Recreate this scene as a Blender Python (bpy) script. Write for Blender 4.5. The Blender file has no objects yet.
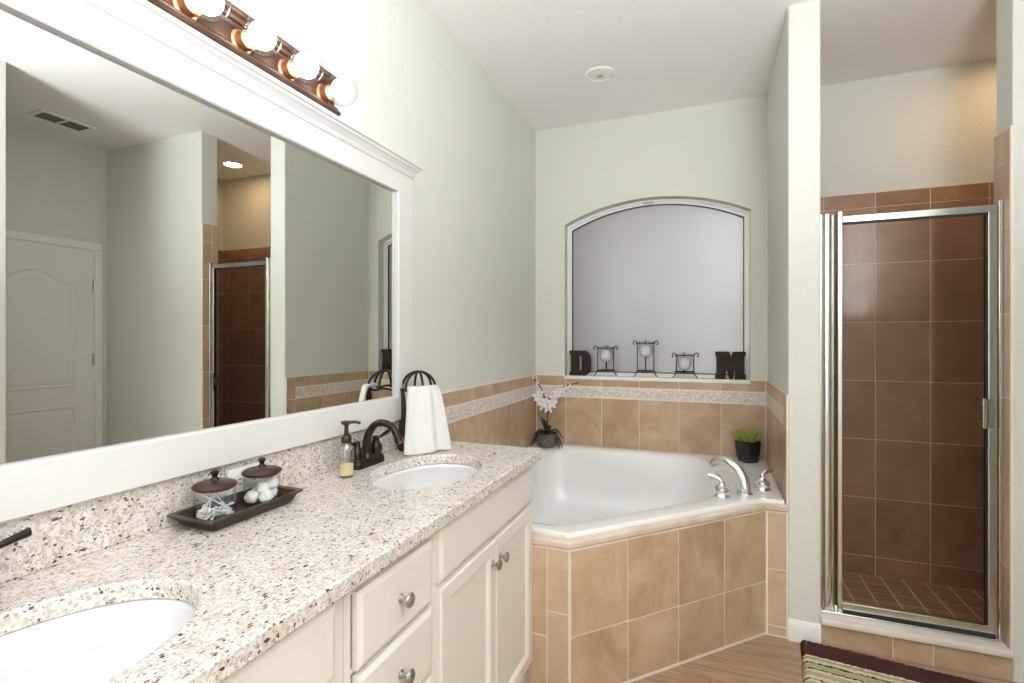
import bpy, bmesh, math, random
from mathutils import Vector, Matrix
C = bpy.context.scene
COL = C.collection
R = math.radians
rnd = random.Random(7)

# ------------------------------------------------------------------ camera, world, light, exposure
H = 1.35                                   # eye height
YAW = 21.4
cam_d = bpy.data.cameras.new('camera')
cam = bpy.data.objects.new('camera', cam_d); COL.objects.link(cam)
cam.location = (0, 0, H); cam.rotation_euler = (R(90), 0, R(YAW))
cam_d.sensor_width = 36; cam_d.lens = 506.3/1024*36; cam_d.shift_y = -0.001
cam_d.clip_start = 0.02
C.camera = cam

W = bpy.data.worlds.new('overcast_sky'); C.world = W; W.use_nodes = True
bgn = W.node_tree.nodes['Background']
bgn.inputs[0].default_value = (0.80, 0.775, 0.79, 1); bgn.inputs[1].default_value = 0.53

def area(name, loc, rot, sx, sy, power, col=(1, 1, 1)):
    d = bpy.data.lights.new(name, 'AREA'); d.shape = 'RECTANGLE'; d.size = sx; d.size_y = sy
    d.energy = power; d.color = col
    o = bpy.data.objects.new(name, d); COL.objects.link(o); o.location = loc; o.rotation_euler = rot
    return o
# soft bounce: an unseen upward lamp, added as fill, lights the ceiling
area('fill_uplight', (0.70, -0.20, 1.55), (R(180), 0, 0), .6, .6, 145, (0.92, 0.955, 1.0))
# added frontal fill panel, unseen, before the closed wall behind the camera
area('rear_fill', (0.1, -2.85, 1.5), (R(90), 0, R(180)), 2.0, 2.2, 38, (0.93, 0.965, 1.0))

BULB_STRENGTH = 13.0
SHOWER_STRENGTH = 60.0
vs = C.view_settings
vs.view_transform = 'Standard'; vs.look = 'None'; vs.gamma = 1; vs.use_curve_mapping = False
vs.exposure = -0.10
C.cycles.max_bounces = 12; C.cycles.diffuse_bounces = 6; C.cycles.glossy_bounces = 6
C.cycles.transmission_bounces = 8; C.cycles.transparent_max_bounces = 16
C.cycles.caustics_reflective = False; C.cycles.caustics_refractive = False
C.cycles.sample_clamp_indirect = 6
C.cycles.use_denoising = True

# ------------------------------------------------------------------ plan of the room (metres)
XL = -1.18      # left (mirror) wall
YB = 3.48       # window wall
XR = 0.328      # right side of the tub alcove
XW = 0.455      # shower side of the partition
YF = 2.59       # front of partition / shower wall
YI = 2.72       # inner side of shower front wall
XJ = 1.116       # right jamb of the shower opening
XS = 2.0        # right inner wall of the shower
XE = 2.19       # end wall with the door
XN = 1.25       # near right wall
YN = 1.56       # its corner
ZC = 2.864      # ceiling
YK = -3.0       # behind the camera
CZ = 0.922      # counter top
CT = 0.036      # counter thickness
DZ = 0.62       # tub rim height

# ------------------------------------------------------------------ materials
def new_mat(name):
    m = bpy.data.materials.new(name); m.use_nodes = True
    nt = m.node_tree
    return m, nt, nt.nodes['Principled BSDF']
def nd(nt, typ, **kw):
    n = nt.nodes.new(typ)
    for k, v in kw.items(): setattr(n, k, v)
    return n
def simple(name, col, rough=0.5, metal=0.0, spec=0.5, bump=None, coat=0.0, noise=None):
    m, nt, p = new_mat(name)
    p.inputs['Base Color'].default_value = (*col, 1); p.inputs['Roughness'].default_value = rough
    p.inputs['Metallic'].default_value = metal; p.inputs['Specular IOR Level'].default_value = spec
    p.inputs['Coat Weight'].default_value = coat
    tc = nd(nt, 'ShaderNodeTexCoord')
    if noise:
        sc, c2 = noise
        n = nd(nt, 'ShaderNodeTexNoise'); n.inputs['Scale'].default_value = sc; n.inputs['Detail'].default_value = 5
        nt.links.new(tc.outputs['Object'], n.inputs['Vector'])
        mx = nd(nt, 'ShaderNodeMix', data_type='RGBA')
        mx.inputs['A'].default_value = (*col, 1); mx.inputs['B'].default_value = (*c2, 1)
        rp = nd(nt, 'ShaderNodeMapRange'); rp.inputs[1].default_value = .35; rp.inputs[2].default_value = .65
        nt.links.new(n.outputs['Fac'], rp.inputs[0]); nt.links.new(rp.outputs[0], mx.inputs['Factor'])
        nt.links.new(mx.outputs['Result'], p.inputs['Base Color'])
    if bump:
        sc, st, dist = bump
        n = nd(nt, 'ShaderNodeTexNoise'); n.inputs['Scale'].default_value = sc; n.inputs['Detail'].default_value = 3
        nt.links.new(tc.outputs['Object'], n.inputs['Vector'])
        b = nd(nt, 'ShaderNodeBump'); b.inputs['Strength'].default_value = st; b.inputs['Distance'].default_value = dist
        nt.links.new(n.outputs['Fac'], b.inputs['Height']); nt.links.new(b.outputs[0], p.inputs['Normal'])
    return m
def ramp(nt, stops, interp='LINEAR'):
    r = nd(nt, 'ShaderNodeValToRGB'); cr = r.color_ramp; cr.interpolation = interp
    while len(cr.elements) < len(stops): cr.elements.new(0.5)
    for e, (p, c) in zip(cr.elements, stops): e.position = p; e.color = (*c, 1)
    return r

M = {}
M['paint'] = simple('sage_paint', (0.69, 0.695, 0.645), 0.62, bump=(70, 0.25, 0.01))
M['ceiling'] = simple('ceiling_paint', (0.87, 0.855, 0.845), 0.8, bump=(40, 0.14, 0.01))
M['white'] = simple('white_gloss_paint', (0.70, 0.69, 0.68), 0.32)
M['trim_white'] = simple('white_trim_paint', (0.84, 0.83, 0.815), 0.35)
M['cabinet'] = simple('cabinet_cream_paint', (0.74, 0.71, 0.665), 0.35)
M['door'] = simple('door_white_paint', (0.80, 0.79, 0.76), 0.4)
M['porcelain'] = simple('porcelain', (0.72, 0.72, 0.73), 0.12, coat=0.4)
M['acrylic'] = simple('tub_acrylic', (0.87, 0.865, 0.865), 0.14, coat=0.3)
M['grout'] = simple('grout', (0.82, 0.74, 0.65), 0.8)
M['grout_shower'] = simple('shower_grout', (0.74, 0.59, 0.47), 0.8)
M['bronze'] = simple('oil_rubbed_bronze', (0.022, 0.016, 0.014), 0.28, 0.6, noise=(30, (0.032, 0.020, 0.016)))
M['bronze_lamp'] = simple('brown_bronze_fixture', (0.085, 0.045, 0.028), 0.38, 0.35, noise=(14, (0.055, 0.028, 0.019)))
M['copper'] = simple('copper_socket', (0.62, 0.30, 0.16), 0.35, 0.8)
M['iron'] = simple('dark_iron', (0.022, 0.016, 0.014), 0.45, 0.5)
M['strap'] = simple('brown_strap_metal', (0.045, 0.02, 0.013), 0.4, 0.4)
M['wire'] = simple('grey_wire', (0.045, 0.045, 0.045), 0.4, 0.7)
M['espresso'] = simple('espresso_wood', (0.030, 0.018, 0.014), 0.35, noise=(25, (0.045, 0.026, 0.02)))
M['lid'] = simple('bronze_lid', (0.055, 0.028, 0.02), 0.3, 0.5)
M['letter'] = simple('letter_dark_wood', (0.024, 0.015, 0.012), 0.6, spec=.2, noise=(30, (0.045, 0.03, 0.024)))
M['chrome'] = simple('chrome', (0.82, 0.82, 0.82), 0.09, 1.0)
M['chrome_door'] = simple('polished_aluminium', (0.80, 0.80, 0.77), 0.16, 1.0)
M['nickel'] = simple('satin_nickel', (0.55, 0.54, 0.52), 0.25, 1.0)
M['rubber_and_gap'] = simple('black_gasket_and_gap', (0.012, 0.012, 0.012), 0.6)
M['towel'] = simple('white_terry', (0.74, 0.73, 0.715), 0.95, spec=0.1, bump=(420, 0.6, 0.004))
M['cotton'] = simple('cotton', (0.88, 0.88, 0.88), 0.95, spec=0.1, bump=(200, 0.4, 0.004))
M['wax'] = simple('white_wax', (0.86, 0.85, 0.80), 0.35)
M['plastic'] = simple('white_plastic', (0.83, 0.82, 0.80), 0.3)
M['dark_slot'] = simple('dark_recess', (0.03, 0.028, 0.025), 0.8)
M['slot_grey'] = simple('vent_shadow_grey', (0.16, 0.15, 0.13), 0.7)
M['pot_black'] = simple('black_glazed_pot', (0.012, 0.012, 0.013), 0.35)
M['pot_brown'] = simple('rough_brown_pot', (0.085, 0.066, 0.052), 0.8, bump=(60, .5, .01), noise=(30, (0.16, 0.13, 0.105)))
M['leaf_dark'] = simple('orchid_leaf', (0.028, 0.034, 0.018), 0.5, noise=(20, (0.05, 0.056, 0.03)))
M['leaf_lime'] = simple('succulent_leaf', (0.26, 0.33, 0.05), 0.45, noise=(25, (0.38, 0.40, 0.09)))
M['twig'] = simple('twig', (0.11, 0.08, 0.05), 0.7)
M['petal'] = simple('orchid_petal', (0.86, 0.82, 0.80), 0.6)
M['petal_core'] = simple('orchid_throat', (0.62, 0.40, 0.36), 0.6)
M['soil'] = simple('soil', (0.03, 0.022, 0.016), 0.9)
M['soap'] = simple('amber_soap', (0.78, 0.62, 0.34), 0.3)
M['marble'] = simple('bullnose_marble', (0.60, 0.48, 0.38), 0.3, noise=(9, (0.70, 0.60, 0.51)))
M['sill_stone'] = simple('cultured_marble_sill', (0.82, 0.76, 0.70), 0.25, noise=(8, (0.76, 0.68, 0.60)))
M['sill_white'] = simple('white_marble_sill', (0.84, 0.83, 0.82), 0.3)
M['pane_frame'] = simple('white_vinyl', (0.85, 0.845, 0.83), 0.35)

def tile_mat(name, stops, rough=0.3):
    m, nt, p = new_mat(name)
    tc = nd(nt, 'ShaderNodeTexCoord'); geo = nd(nt, 'ShaderNodeNewGeometry')
    off = nd(nt, 'ShaderNodeVectorMath', operation='SCALE'); off.inputs[0].default_value = (17, 31, 23)
    nt.links.new(geo.outputs['Random Per Island'], off.inputs['Scale'])
    add = nd(nt, 'ShaderNodeVectorMath', operation='ADD')
    nt.links.new(tc.outputs['Object'], add.inputs[0]); nt.links.new(off.outputs[0], add.inputs[1])
    n = nd(nt, 'ShaderNodeTexNoise'); n.inputs['Scale'].default_value = 5; n.inputs['Detail'].default_value = 6
    n.inputs['Roughness'].default_value = 0.62; n.inputs['Distortion'].default_value = .6
    nt.links.new(add.outputs[0], n.inputs['Vector'])
    r = ramp(nt, stops); nt.links.new(n.outputs['Fac'], r.inputs[0])
    hs = nd(nt, 'ShaderNodeHueSaturation')
    mr = nd(nt, 'ShaderNodeMapRange'); mr.inputs[3].default_value = 0.93; mr.inputs[4].default_value = 1.07
    nt.links.new(geo.outputs['Random Per Island'], mr.inputs[0]); nt.links.new(mr.outputs[0], hs.inputs['Value'])
    nt.links.new(r.outputs[0], hs.inputs['Color']); nt.links.new(hs.outputs[0], p.inputs['Base Color'])
    p.inputs['Roughness'].default_value = rough
    return m
M['tile'] = tile_mat('beige_ceramic_tile', [(0.28, (0.40, 0.265, 0.165)), (0.5, (0.50, 0.35, 0.23)), (0.72, (0.61, 0.47, 0.345))])
M['tile_light'] = tile_mat('pale_ceramic_tile', [(0.28, (0.46, 0.33, 0.22)), (0.5, (0.54, 0.40, 0.28)), (0.72, (0.60, 0.46, 0.34))])
M['tile_shower'] = tile_mat('shower_ceramic_tile', [(0.28, (0.26, 0.135, 0.075)), (0.5, (0.33, 0.18, 0.105)), (0.72, (0.39, 0.225, 0.135))])

def mosaic_mat():
    m, nt, p = new_mat('pebble_border')
    tc = nd(nt, 'ShaderNodeTexCoord')
    v = nd(nt, 'ShaderNodeTexVoronoi'); v.inputs['Scale'].default_value = 95
    nt.links.new(tc.outputs['Object'], v.inputs['Vector'])
    sx = nd(nt, 'ShaderNodeSeparateColor'); nt.links.new(v.outputs['Color'], sx.inputs[0])
    r = ramp(nt, [(0.0, (0.56, 0.46, 0.40)), (0.4, (0.70, 0.63, 0.58)), (0.75, (0.82, 0.77, 0.73)), (1.0, (0.60, 0.58, 0.57))])
    nt.links.new(sx.outputs[0], r.inputs[0]); nt.links.new(r.outputs[0], p.inputs['Base Color'])
    b = nd(nt, 'ShaderNodeBump'); b.inputs['Strength'].default_value = .4; b.inputs['Distance'].default_value = .004; b.invert = True
    nt.links.new(v.outputs['Distance'], b.inputs['Height']); nt.links.new(b.outputs[0], p.inputs['Normal'])
    p.inputs['Roughness'].default_value = .45
    return m
M['mosaic'] = mosaic_mat()

def granite_mat():
    m, nt, p = new_mat('speckled_granite')
    tc = nd(nt, 'ShaderNodeTexCoord')
    n1 = nd(nt, 'ShaderNodeTexNoise'); n1.inputs['Scale'].default_value = 26; n1.inputs['Detail'].default_value = 8; n1.inputs['Roughness'].default_value = .65
    nt.links.new(tc.outputs['Object'], n1.inputs['Vector'])
    base = ramp(nt, [(0.28, (0.50, 0.415, 0.34)), (0.39, (0.63, 0.565, 0.51)), (0.50, (0.71, 0.665, 0.625)), (0.7, (0.77, 0.74, 0.715))])
    nt.links.new(n1.outputs['Fac'], base.inputs[0])
    # grey translucent quartz clouds
    n2 = nd(nt, 'ShaderNodeTexNoise'); n2.inputs['Scale'].default_value = 110; n2.inputs['Detail'].default_value = 4
    nt.links.new(tc.outputs['Object'], n2.inputs['Vector'])
    r2 = nd(nt, 'ShaderNodeMapRange'); r2.inputs[1].default_value = .50; r2.inputs[2].default_value = .66
    nt.links.new(n2.outputs['Fac'], r2.inputs[0])
    mx = nd(nt, 'ShaderNodeMix', data_type='RGBA'); mx.inputs['B'].default_value = (0.47, 0.42, 0.385, 1)
    nt.links.new(r2.outputs[0], mx.inputs['Factor']); nt.links.new(base.outputs[0], mx.inputs['A'])
    # dense small taupe grains
    vb = nd(nt, 'ShaderNodeTexVoronoi'); vb.inputs['Scale'].default_value = 250
    wb = nd(nt, 'ShaderNodeTexNoise'); wb.inputs['Scale'].default_value = 120; nt.links.new(tc.outputs['Object'], wb.inputs['Vector'])
    ab = nd(nt, 'ShaderNodeVectorMath', operation='MULTIPLY_ADD'); ab.inputs[1].default_value = (.012, .012, .012)
    nt.links.new(wb.outputs['Color'], ab.inputs[0]); nt.links.new(tc.outputs['Object'], ab.inputs[2]); nt.links.new(ab.outputs[0], vb.inputs['Vector'])
    sb = nd(nt, 'ShaderNodeSeparateColor'); nt.links.new(vb.outputs['Color'], sb.inputs[0])
    tb = nd(nt, 'ShaderNodeMath', operation='LESS_THAN'); tb.inputs[1].default_value = .36; nt.links.new(sb.outputs[0], tb.inputs[0])
    db = nd(nt, 'ShaderNodeMath', operation='LESS_THAN'); db.inputs[1].default_value = .52; nt.links.new(vb.outputs['Distance'], db.inputs[0])
    pb = nd(nt, 'ShaderNodeMath', operation='MULTIPLY'); nt.links.new(tb.outputs[0], pb.inputs[0]); nt.links.new(db.outputs[0], pb.inputs[1])
    cbn = ramp(nt, [(0.0, (0.33, 0.26, 0.21)), (0.5, (0.48, 0.41, 0.355)), (1.0, (0.56, 0.52, 0.485))]); nt.links.new(sb.outputs[2], cbn.inputs[0])
    mxb = nd(nt, 'ShaderNodeMix', data_type='RGBA')
    nt.links.new(pb.outputs[0], mxb.inputs['Factor']); nt.links.new(mx.outputs['Result'], mxb.inputs['A']); nt.links.new(cbn.outputs[0], mxb.inputs['B'])
    # dark garnet / mica specks
    mp = nd(nt, 'ShaderNodeMapping'); mp.inputs['Scale'].default_value = (1, 0.6, 1); mp.inputs['Rotation'].default_value = (0, 0, .5)
    nt.links.new(tc.outputs['Object'], mp.inputs[0])
    wv = nd(nt, 'ShaderNodeTexNoise'); wv.inputs['Scale'].default_value = 90
    nt.links.new(mp.outputs[0], wv.inputs['Vector'])
    av = nd(nt, 'ShaderNodeVectorMath', operation='MULTIPLY_ADD'); av.inputs[1].default_value = (.012, .012, .012)
    nt.links.new(wv.outputs['Color'], av.inputs[0]); nt.links.new(mp.outputs[0], av.inputs[2])
    v = nd(nt, 'ShaderNodeTexVoronoi'); v.inputs['Scale'].default_value = 165; v.inputs['Randomness'].default_value = 1
    nt.links.new(av.outputs[0], v.inputs['Vector'])
    sx = nd(nt, 'ShaderNodeSeparateColor'); nt.links.new(v.outputs['Color'], sx.inputs[0])
    thr = nd(nt, 'ShaderNodeMath', operation='LESS_THAN'); thr.inputs[1].default_value = .31
    nt.links.new(sx.outputs[0], thr.inputs[0])
    rad = nd(nt, 'ShaderNodeMapRange'); rad.inputs[3].default_value = .18; rad.inputs[4].default_value = .46
    nt.links.new(sx.outputs[1], rad.inputs[0])
    ds = nd(nt, 'ShaderNodeMath', operation='LESS_THAN'); nt.links.new(v.outputs['Distance'], ds.inputs[0]); nt.links.new(rad.outputs[0], ds.inputs[1])
    mu = nd(nt, 'ShaderNodeMath', operation='MULTIPLY'); nt.links.new(thr.outputs[0], mu.inputs[0]); nt.links.new(ds.outputs[0], mu.inputs[1])
    spk = ramp(nt, [(0.0, (0.05, 0.035, 0.03)), (0.5, (0.13, 0.085, 0.065)), (1.0, (0.26, 0.20, 0.165))])
    nt.links.new(sx.outputs[2], spk.inputs[0])
    mx2 = nd(nt, 'ShaderNodeMix', data_type='RGBA')
    nt.links.new(mu.outputs[0], mx2.inputs['Factor']); nt.links.new(mxb.outputs['Result'], mx2.inputs['A']); nt.links.new(spk.outputs[0], mx2.inputs['B'])
    nt.links.new(mx2.outputs['Result'], p.inputs['Base Color'])
    p.inputs['Roughness'].default_value = .22
    return m
M['granite'] = granite_mat()

def wood_floor_mat():
    m, nt, p = new_mat('wood_plank_floor')
    tc = nd(nt, 'ShaderNodeTexCoord')
    br = nd(nt, 'ShaderNodeTexBrick'); br.offset = .37; br.inputs['Scale'].default_value = 1
    br.inputs['Brick Width'].default_value = .95; br.inputs['Row Height'].default_value = .155
    br.inputs['Mortar Size'].default_value = .0016; br.inputs['Mortar'].default_value = (.20, .13, .09, 1)
    br.inputs['Color1'].default_value = (.1, .1, .1, 1); br.inputs['Color2'].default_value = (.9, .9, .9, 1)
    nt.links.new(tc.outputs['Object'], br.inputs['Vector'])
    mp = nd(nt, 'ShaderNodeMapping'); mp.inputs['Scale'].default_value = (1.6, 22, 1)
    nt.links.new(tc.outputs['Object'], mp.inputs[0])
    n = nd(nt, 'ShaderNodeTexNoise'); n.inputs['Scale'].default_value = 2.2; n.inputs['Detail'].default_value = 7; n.inputs['Distortion'].default_value = .8
    nt.links.new(mp.outputs[0], n.inputs['Vector'])
    r = ramp(nt, [(0.3, (0.28, 0.175, 0.115)), (0.5, (0.40, 0.265, 0.18)), (0.7, (0.50, 0.36, 0.26))])
    nt.links.new(n.outputs['Fac'], r.inputs[0])
    hs = nd(nt, 'ShaderNodeHueSaturation'); sx = nd(nt, 'ShaderNodeSeparateColor'); nt.links.new(br.outputs['Color'], sx.inputs[0])
    mr = nd(nt, 'ShaderNodeMapRange'); mr.inputs[3].default_value = .85; mr.inputs[4].default_value = 1.1
    nt.links.new(sx.outputs[0], mr.inputs[0]); nt.links.new(mr.outputs[0], hs.inputs['Value']); nt.links.new(r.outputs[0], hs.inputs['Color'])
    mx = nd(nt, 'ShaderNodeMix', data_type='RGBA'); mx.inputs['B'].default_value = (.2, .13, .09, 1)
    nt.links.new(br.outputs['Fac'], mx.inputs['Factor']); nt.links.new(hs.outputs[0], mx.inputs['A'])
    nt.links.new(mx.outputs['Result'], p.inputs['Base Color']); p.inputs['Roughness'].default_value = .38
    return m
M['floor'] = wood_floor_mat()

def rug_mat():
    m, nt, p = new_mat('striped_chenille')
    tc = nd(nt, 'ShaderNodeTexCoord'); sp = nd(nt, 'ShaderNodeSeparateXYZ'); nt.links.new(tc.outputs['Object'], sp.inputs[0])
    n = nd(nt, 'ShaderNodeTexNoise'); n.inputs['Scale'].default_value = 60
    nt.links.new(tc.outputs['Object'], n.inputs['Vector'])
    ma = nd(nt, 'ShaderNodeMath', operation='MULTIPLY_ADD'); ma.inputs[1].default_value = .012; nt.links.new(n.outputs['Fac'], ma.inputs[0])
    nt.links.new(sp.outputs['Y'], ma.inputs[2])
    mr = nd(nt, 'ShaderNodeMapRange'); mr.inputs[1].default_value = -.47; mr.inputs[2].default_value = .01   # local y: far edge is 0
    nt.links.new(ma.outputs[0], mr.inputs[0])
    br_, cr_, ol, dk = (.085, .038, .036), (.74, .66, .52), (.34, .31, .15), (.05, .03, .028)
    lg = (.50, .46, .27)
    st = [(0, br_), (.10, cr_), (.15, ol), (.19, cr_), (.24, dk), (.26, lg), (.33, cr_), (.36, dk), (.375, cr_), (.42, lg), (.48, cr_), (.51, dk), (.525, lg),
          (.60, dk), (.618, cr_), (.655, lg), (.675, ol), (.69, cr_), (.715, br_)]
    r = ramp(nt, st, 'CONSTANT'); nt.links.new(mr.outputs[0], r.inputs[0])
    nt.links.new(r.outputs[0], p.inputs['Base Color']); p.inputs['Roughness'].default_value = .95; p.inputs['Specular IOR Level'].default_value = .1
    n2 = nd(nt, 'ShaderNodeTexNoise'); n2.inputs['Scale'].default_value = 260; nt.links.new(tc.outputs['Object'], n2.inputs['Vector'])
    b = nd(nt, 'ShaderNodeBump'); b.inputs['Strength'].default_value = .9; b.inputs['Distance'].default_value = .006
    nt.links.new(n2.outputs['Fac'], b.inputs['Height']); nt.links.new(b.outputs[0], p.inputs['Normal'])
    return m
M['rug'] = rug_mat()

def mirror_mat():
    m, nt, p = new_mat('mirror_silver')
    p.inputs['Base Color'].default_value = (.88, .895, .865, 1); p.inputs['Metallic'].default_value = 1; p.inputs['Roughness'].default_value = 0
    return m
M['mirror'] = mirror_mat()

def clear_mat(name, tint, refl=0.12, rough=0.02, edge=.62):
    # thin clear glass: straight-through tinted light plus a fresnel gloss
    m, nt, p = new_mat(name); nt.nodes.remove(p)
    out = nt.nodes['Material Output']
    t = nd(nt, 'ShaderNodeBsdfTransparent')
    lw = nd(nt, 'ShaderNodeLayerWeight'); p4 = nd(nt, 'ShaderNodeMath', operation='POWER'); p4.inputs[1].default_value = 4
    nt.links.new(lw.outputs['Facing'], p4.inputs[0])      # longer path through the wall near its outline
    tm = nd(nt, 'ShaderNodeMix', data_type='RGBA'); tm.inputs['A'].default_value = (*tint, 1); tm.inputs['B'].default_value = (*[c*edge for c in tint], 1)
    nt.links.new(p4.outputs[0], tm.inputs['Factor']); nt.links.new(tm.outputs['Result'], t.inputs[0])
    g = nd(nt, 'ShaderNodeBsdfGlossy'); g.inputs['Roughness'].default_value = rough; g.inputs['Color'].default_value = (1, 1, 1, 1)
    f = nd(nt, 'ShaderNodeLayerWeight')      # Schlick reflectance, the same from both faces
    pw = nd(nt, 'ShaderNodeMath', operation='POWER'); pw.inputs[1].default_value = 5
    nt.links.new(f.outputs['Facing'], pw.inputs[0])
    mr = nd(nt, 'ShaderNodeMapRange'); mr.inputs[3].default_value = refl; mr.inputs[4].default_value = .6
    nt.links.new(pw.outputs[0], mr.inputs[0])
    mx = nd(nt, 'ShaderNodeMixShader'); nt.links.new(mr.outputs[0], mx.inputs[0])
    nt.links.new(t.outputs[0], mx.inputs[1]); nt.links.new(g.outputs[0], mx.inputs[2]); nt.links.new(mx.outputs[0], out.inputs['Surface'])
    return m
M['glass'] = clear_mat('clear_glass', (.975, .98, .978), .04)
M['glass_bottle'] = clear_mat('bottle_glass', (.975, .98, .97), .07, edge=.88)
M['bulb_glass'] = clear_mat('bulb_glass', (.985, .985, .98), .04)
M['shower_glass'] = clear_mat('shower_glass', (.94, .93, .915), .02)

def frosted_mat():
    m, nt, p = new_mat('rain_frosted_glass'); nt.nodes.remove(p)
    out = nt.nodes['Material Output']
    tc = nd(nt, 'ShaderNodeTexCoord')
    n = nd(nt, 'ShaderNodeTexNoise'); n.inputs['Scale'].default_value = 55; n.inputs['Detail'].default_value = 2
    mp = nd(nt, 'ShaderNodeMapping'); mp.inputs['Scale'].default_value = (1, 1, 1.6)
    nt.links.new(tc.outputs['Object'], mp.inputs[0]); nt.links.new(mp.outputs[0], n.inputs['Vector'])
    b = nd(nt, 'ShaderNodeBump'); b.inputs['Strength'].default_value = .25; b.inputs['Distance'].default_value = .006
    nt.links.new(n.outputs['Fac'], b.inputs['Height'])
    t = nd(nt, 'ShaderNodeBsdfTranslucent'); t.inputs[0].default_value = (.82, .80, .82, 1)
    g = nd(nt, 'ShaderNodeBsdfGlossy'); g.inputs['Roughness'].default_value = .24
    nt.links.new(b.outputs[0], g.inputs['Normal'])
    mx = nd(nt, 'ShaderNodeMixShader'); mx.inputs[0].default_value = .24
    nt.links.new(t.outputs[0], mx.inputs[1]); nt.links.new(g.outputs[0], mx.inputs[2]); nt.links.new(mx.outputs[0], out.inputs['Surface'])
    return m
M['frosted'] = frosted_mat()

def emit_mat(name, col, strength):
    m, nt, p = new_mat(name)
    p.inputs['Base Color'].default_value = (*col, 1)
    p.inputs['Emission Color'].default_value = (*col, 1); p.inputs['Emission Strength'].default_value = strength
    return m
M['filament'] = emit_mat('glowing_bulb_core', (1.0, 0.94, 0.89), BULB_STRENGTH)
M['shower_lamp'] = emit_mat('shower_lamp_lens', (1.0, 0.67, 0.36), SHOWER_STRENGTH)

# ------------------------------------------------------------------ mesh helpers (all in world coordinates)
class MB:
    def __init__(s): s.bm = bmesh.new()
    def box(s, a, b, bevel=0.0, seg=1, mtx=None):
        x0, y0, z0 = a; x1, y1, z1 = b
        vs_ = [s.bm.verts.new(p) for p in ((x0,y0,z0),(x1,y0,z0),(x1,y1,z0),(x0,y1,z0),(x0,y0,z1),(x1,y0,z1),(x1,y1,z1),(x0,y1,z1))]
        fs = [s.bm.faces.new([vs_[i] for i in q]) for q in ((0,3,2,1),(4,5,6,7),(0,1,5,4),(1,2,6,5),(2,3,7,6),(3,0,4,7))]
        if mtx is not None:
            for v in vs_: v.co = mtx @ v.co
        if bevel:
            es = list({e for f in fs for e in f.edges})
            bmesh.ops.bevel(s.bm, geom=es, offset=bevel, segments=seg, affect='EDGES', profile=.5)
        return s
    def prism(s, poly, fn, d0, d1):
        """poly: 2-D outline; fn(u, v, d) -> 3-D point"""
        a = [s.bm.verts.new(fn(u, v, d0)) for u, v in poly]; b = [s.bm.verts.new(fn(u, v, d1)) for u, v in poly]
        n = len(poly)
        s.bm.faces.new(a[::-1]); s.bm.faces.new(b)
        for i in range(n): s.bm.faces.new((a[i], a[(i+1) % n], b[(i+1) % n], b[i]))
        return s
    def lathe(s, prof, c=(0,0,0), seg=28, axis='Z', closed_ends=True, mtx=None):
        """prof: list of (radius, height) along the axis from c"""
        rings = []
        for r, h in prof:
            ring = []
            for k in range(seg):
                a = 2*math.pi*k/seg
                p = Vector((r*math.cos(a), r*math.sin(a), h))
                if axis == 'X': p = Vector((p.z, p.x, p.y))
                if axis == 'Y': p = Vector((p.y, p.z, p.x))
                if mtx is not None: p = mtx @ p
                ring.append(s.bm.verts.new(p + Vector(c)))
            rings.append(ring)
        for a, b in zip(rings, rings[1:]):
            for k in range(seg):
                s.bm.faces.new((a[k], a[(k+1) % seg], b[(k+1) % seg], b[k]))
        if closed_ends:
            if prof[0][0] > 1e-5: s.bm.faces.new(rings[0][::-1])
            if prof[-1][0] > 1e-5: s.bm.faces.new(rings[-1])
        return s
    def tube(s, pts, r, seg=10, closed=False, flat=1.0, ref=None):
        pts = [Vector(p) for p in pts]; n = len(pts)
        rs = r if isinstance(r, (list, tuple)) else [r]*n
        rings = []; prev = None
        for i, p in enumerate(pts):
            if closed: t = pts[(i+1) % n] - pts[i-1]
            else: t = pts[min(i+1, n-1)] - pts[max(i-1, 0)]
            t.normalize()
            if ref is not None:
                u = Vector(ref) - t*Vector(ref).dot(t)
            elif prev is None:
                u = t.orthogonal()
            else: u = prev - t*prev.dot(t)
            if u.length < 1e-6: u = t.orthogonal()
            u.normalize(); prev = u; w = t.cross(u)
            rings.append([s.bm.verts.new(p + (u*math.cos(2*math.pi*k/seg) + w*math.sin(2*math.pi*k/seg)*flat)*rs[i]) for k in range(seg)])
        m = n if closed else n-1
        for i in range(m):
            a, b = rings[i], rings[(i+1) % n]
            for k in range(seg): s.bm.faces.new((a[k], a[(k+1) % seg], b[(k+1) % seg], b[k]))
        if not closed:
            s.bm.faces.new(rings[0][::-1]); s.bm.faces.new(rings[-1])
        return s
    def ball(s, c, r, seg=16, rings=10, sc=(1,1,1)):
        d = bmesh.ops.create_uvsphere(s.bm, u_segments=seg, v_segments=rings, radius=r)
        for v in d['verts']: v.co = Vector((v.co.x*sc[0], v.co.y*sc[1], v.co.z*sc[2])) + Vector(c)
        return s
    def grid(s, nu, nv, fn):
        g = [[s.bm.verts.new(fn(i/nu, j/nv)) for j in range(nv+1)] for i in range(nu+1)]
        for i in range(nu):
            for j in range(nv): s.bm.faces.new((g[i][j], g[i+1][j], g[i+1][j+1], g[i][j+1]))
        return s
    def loops(s, ls, cap=False):
        rr = [[s.bm.verts.new(p) for p in l] for l in ls]
        for a, b in zip(rr, rr[1:]):
            n = len(a)
            for k in range(n): s.bm.faces.new((a[k], a[(k+1) % n], b[(k+1) % n], b[k]))
        if cap: s.bm.faces.new(rr[-1])
        return s

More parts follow.
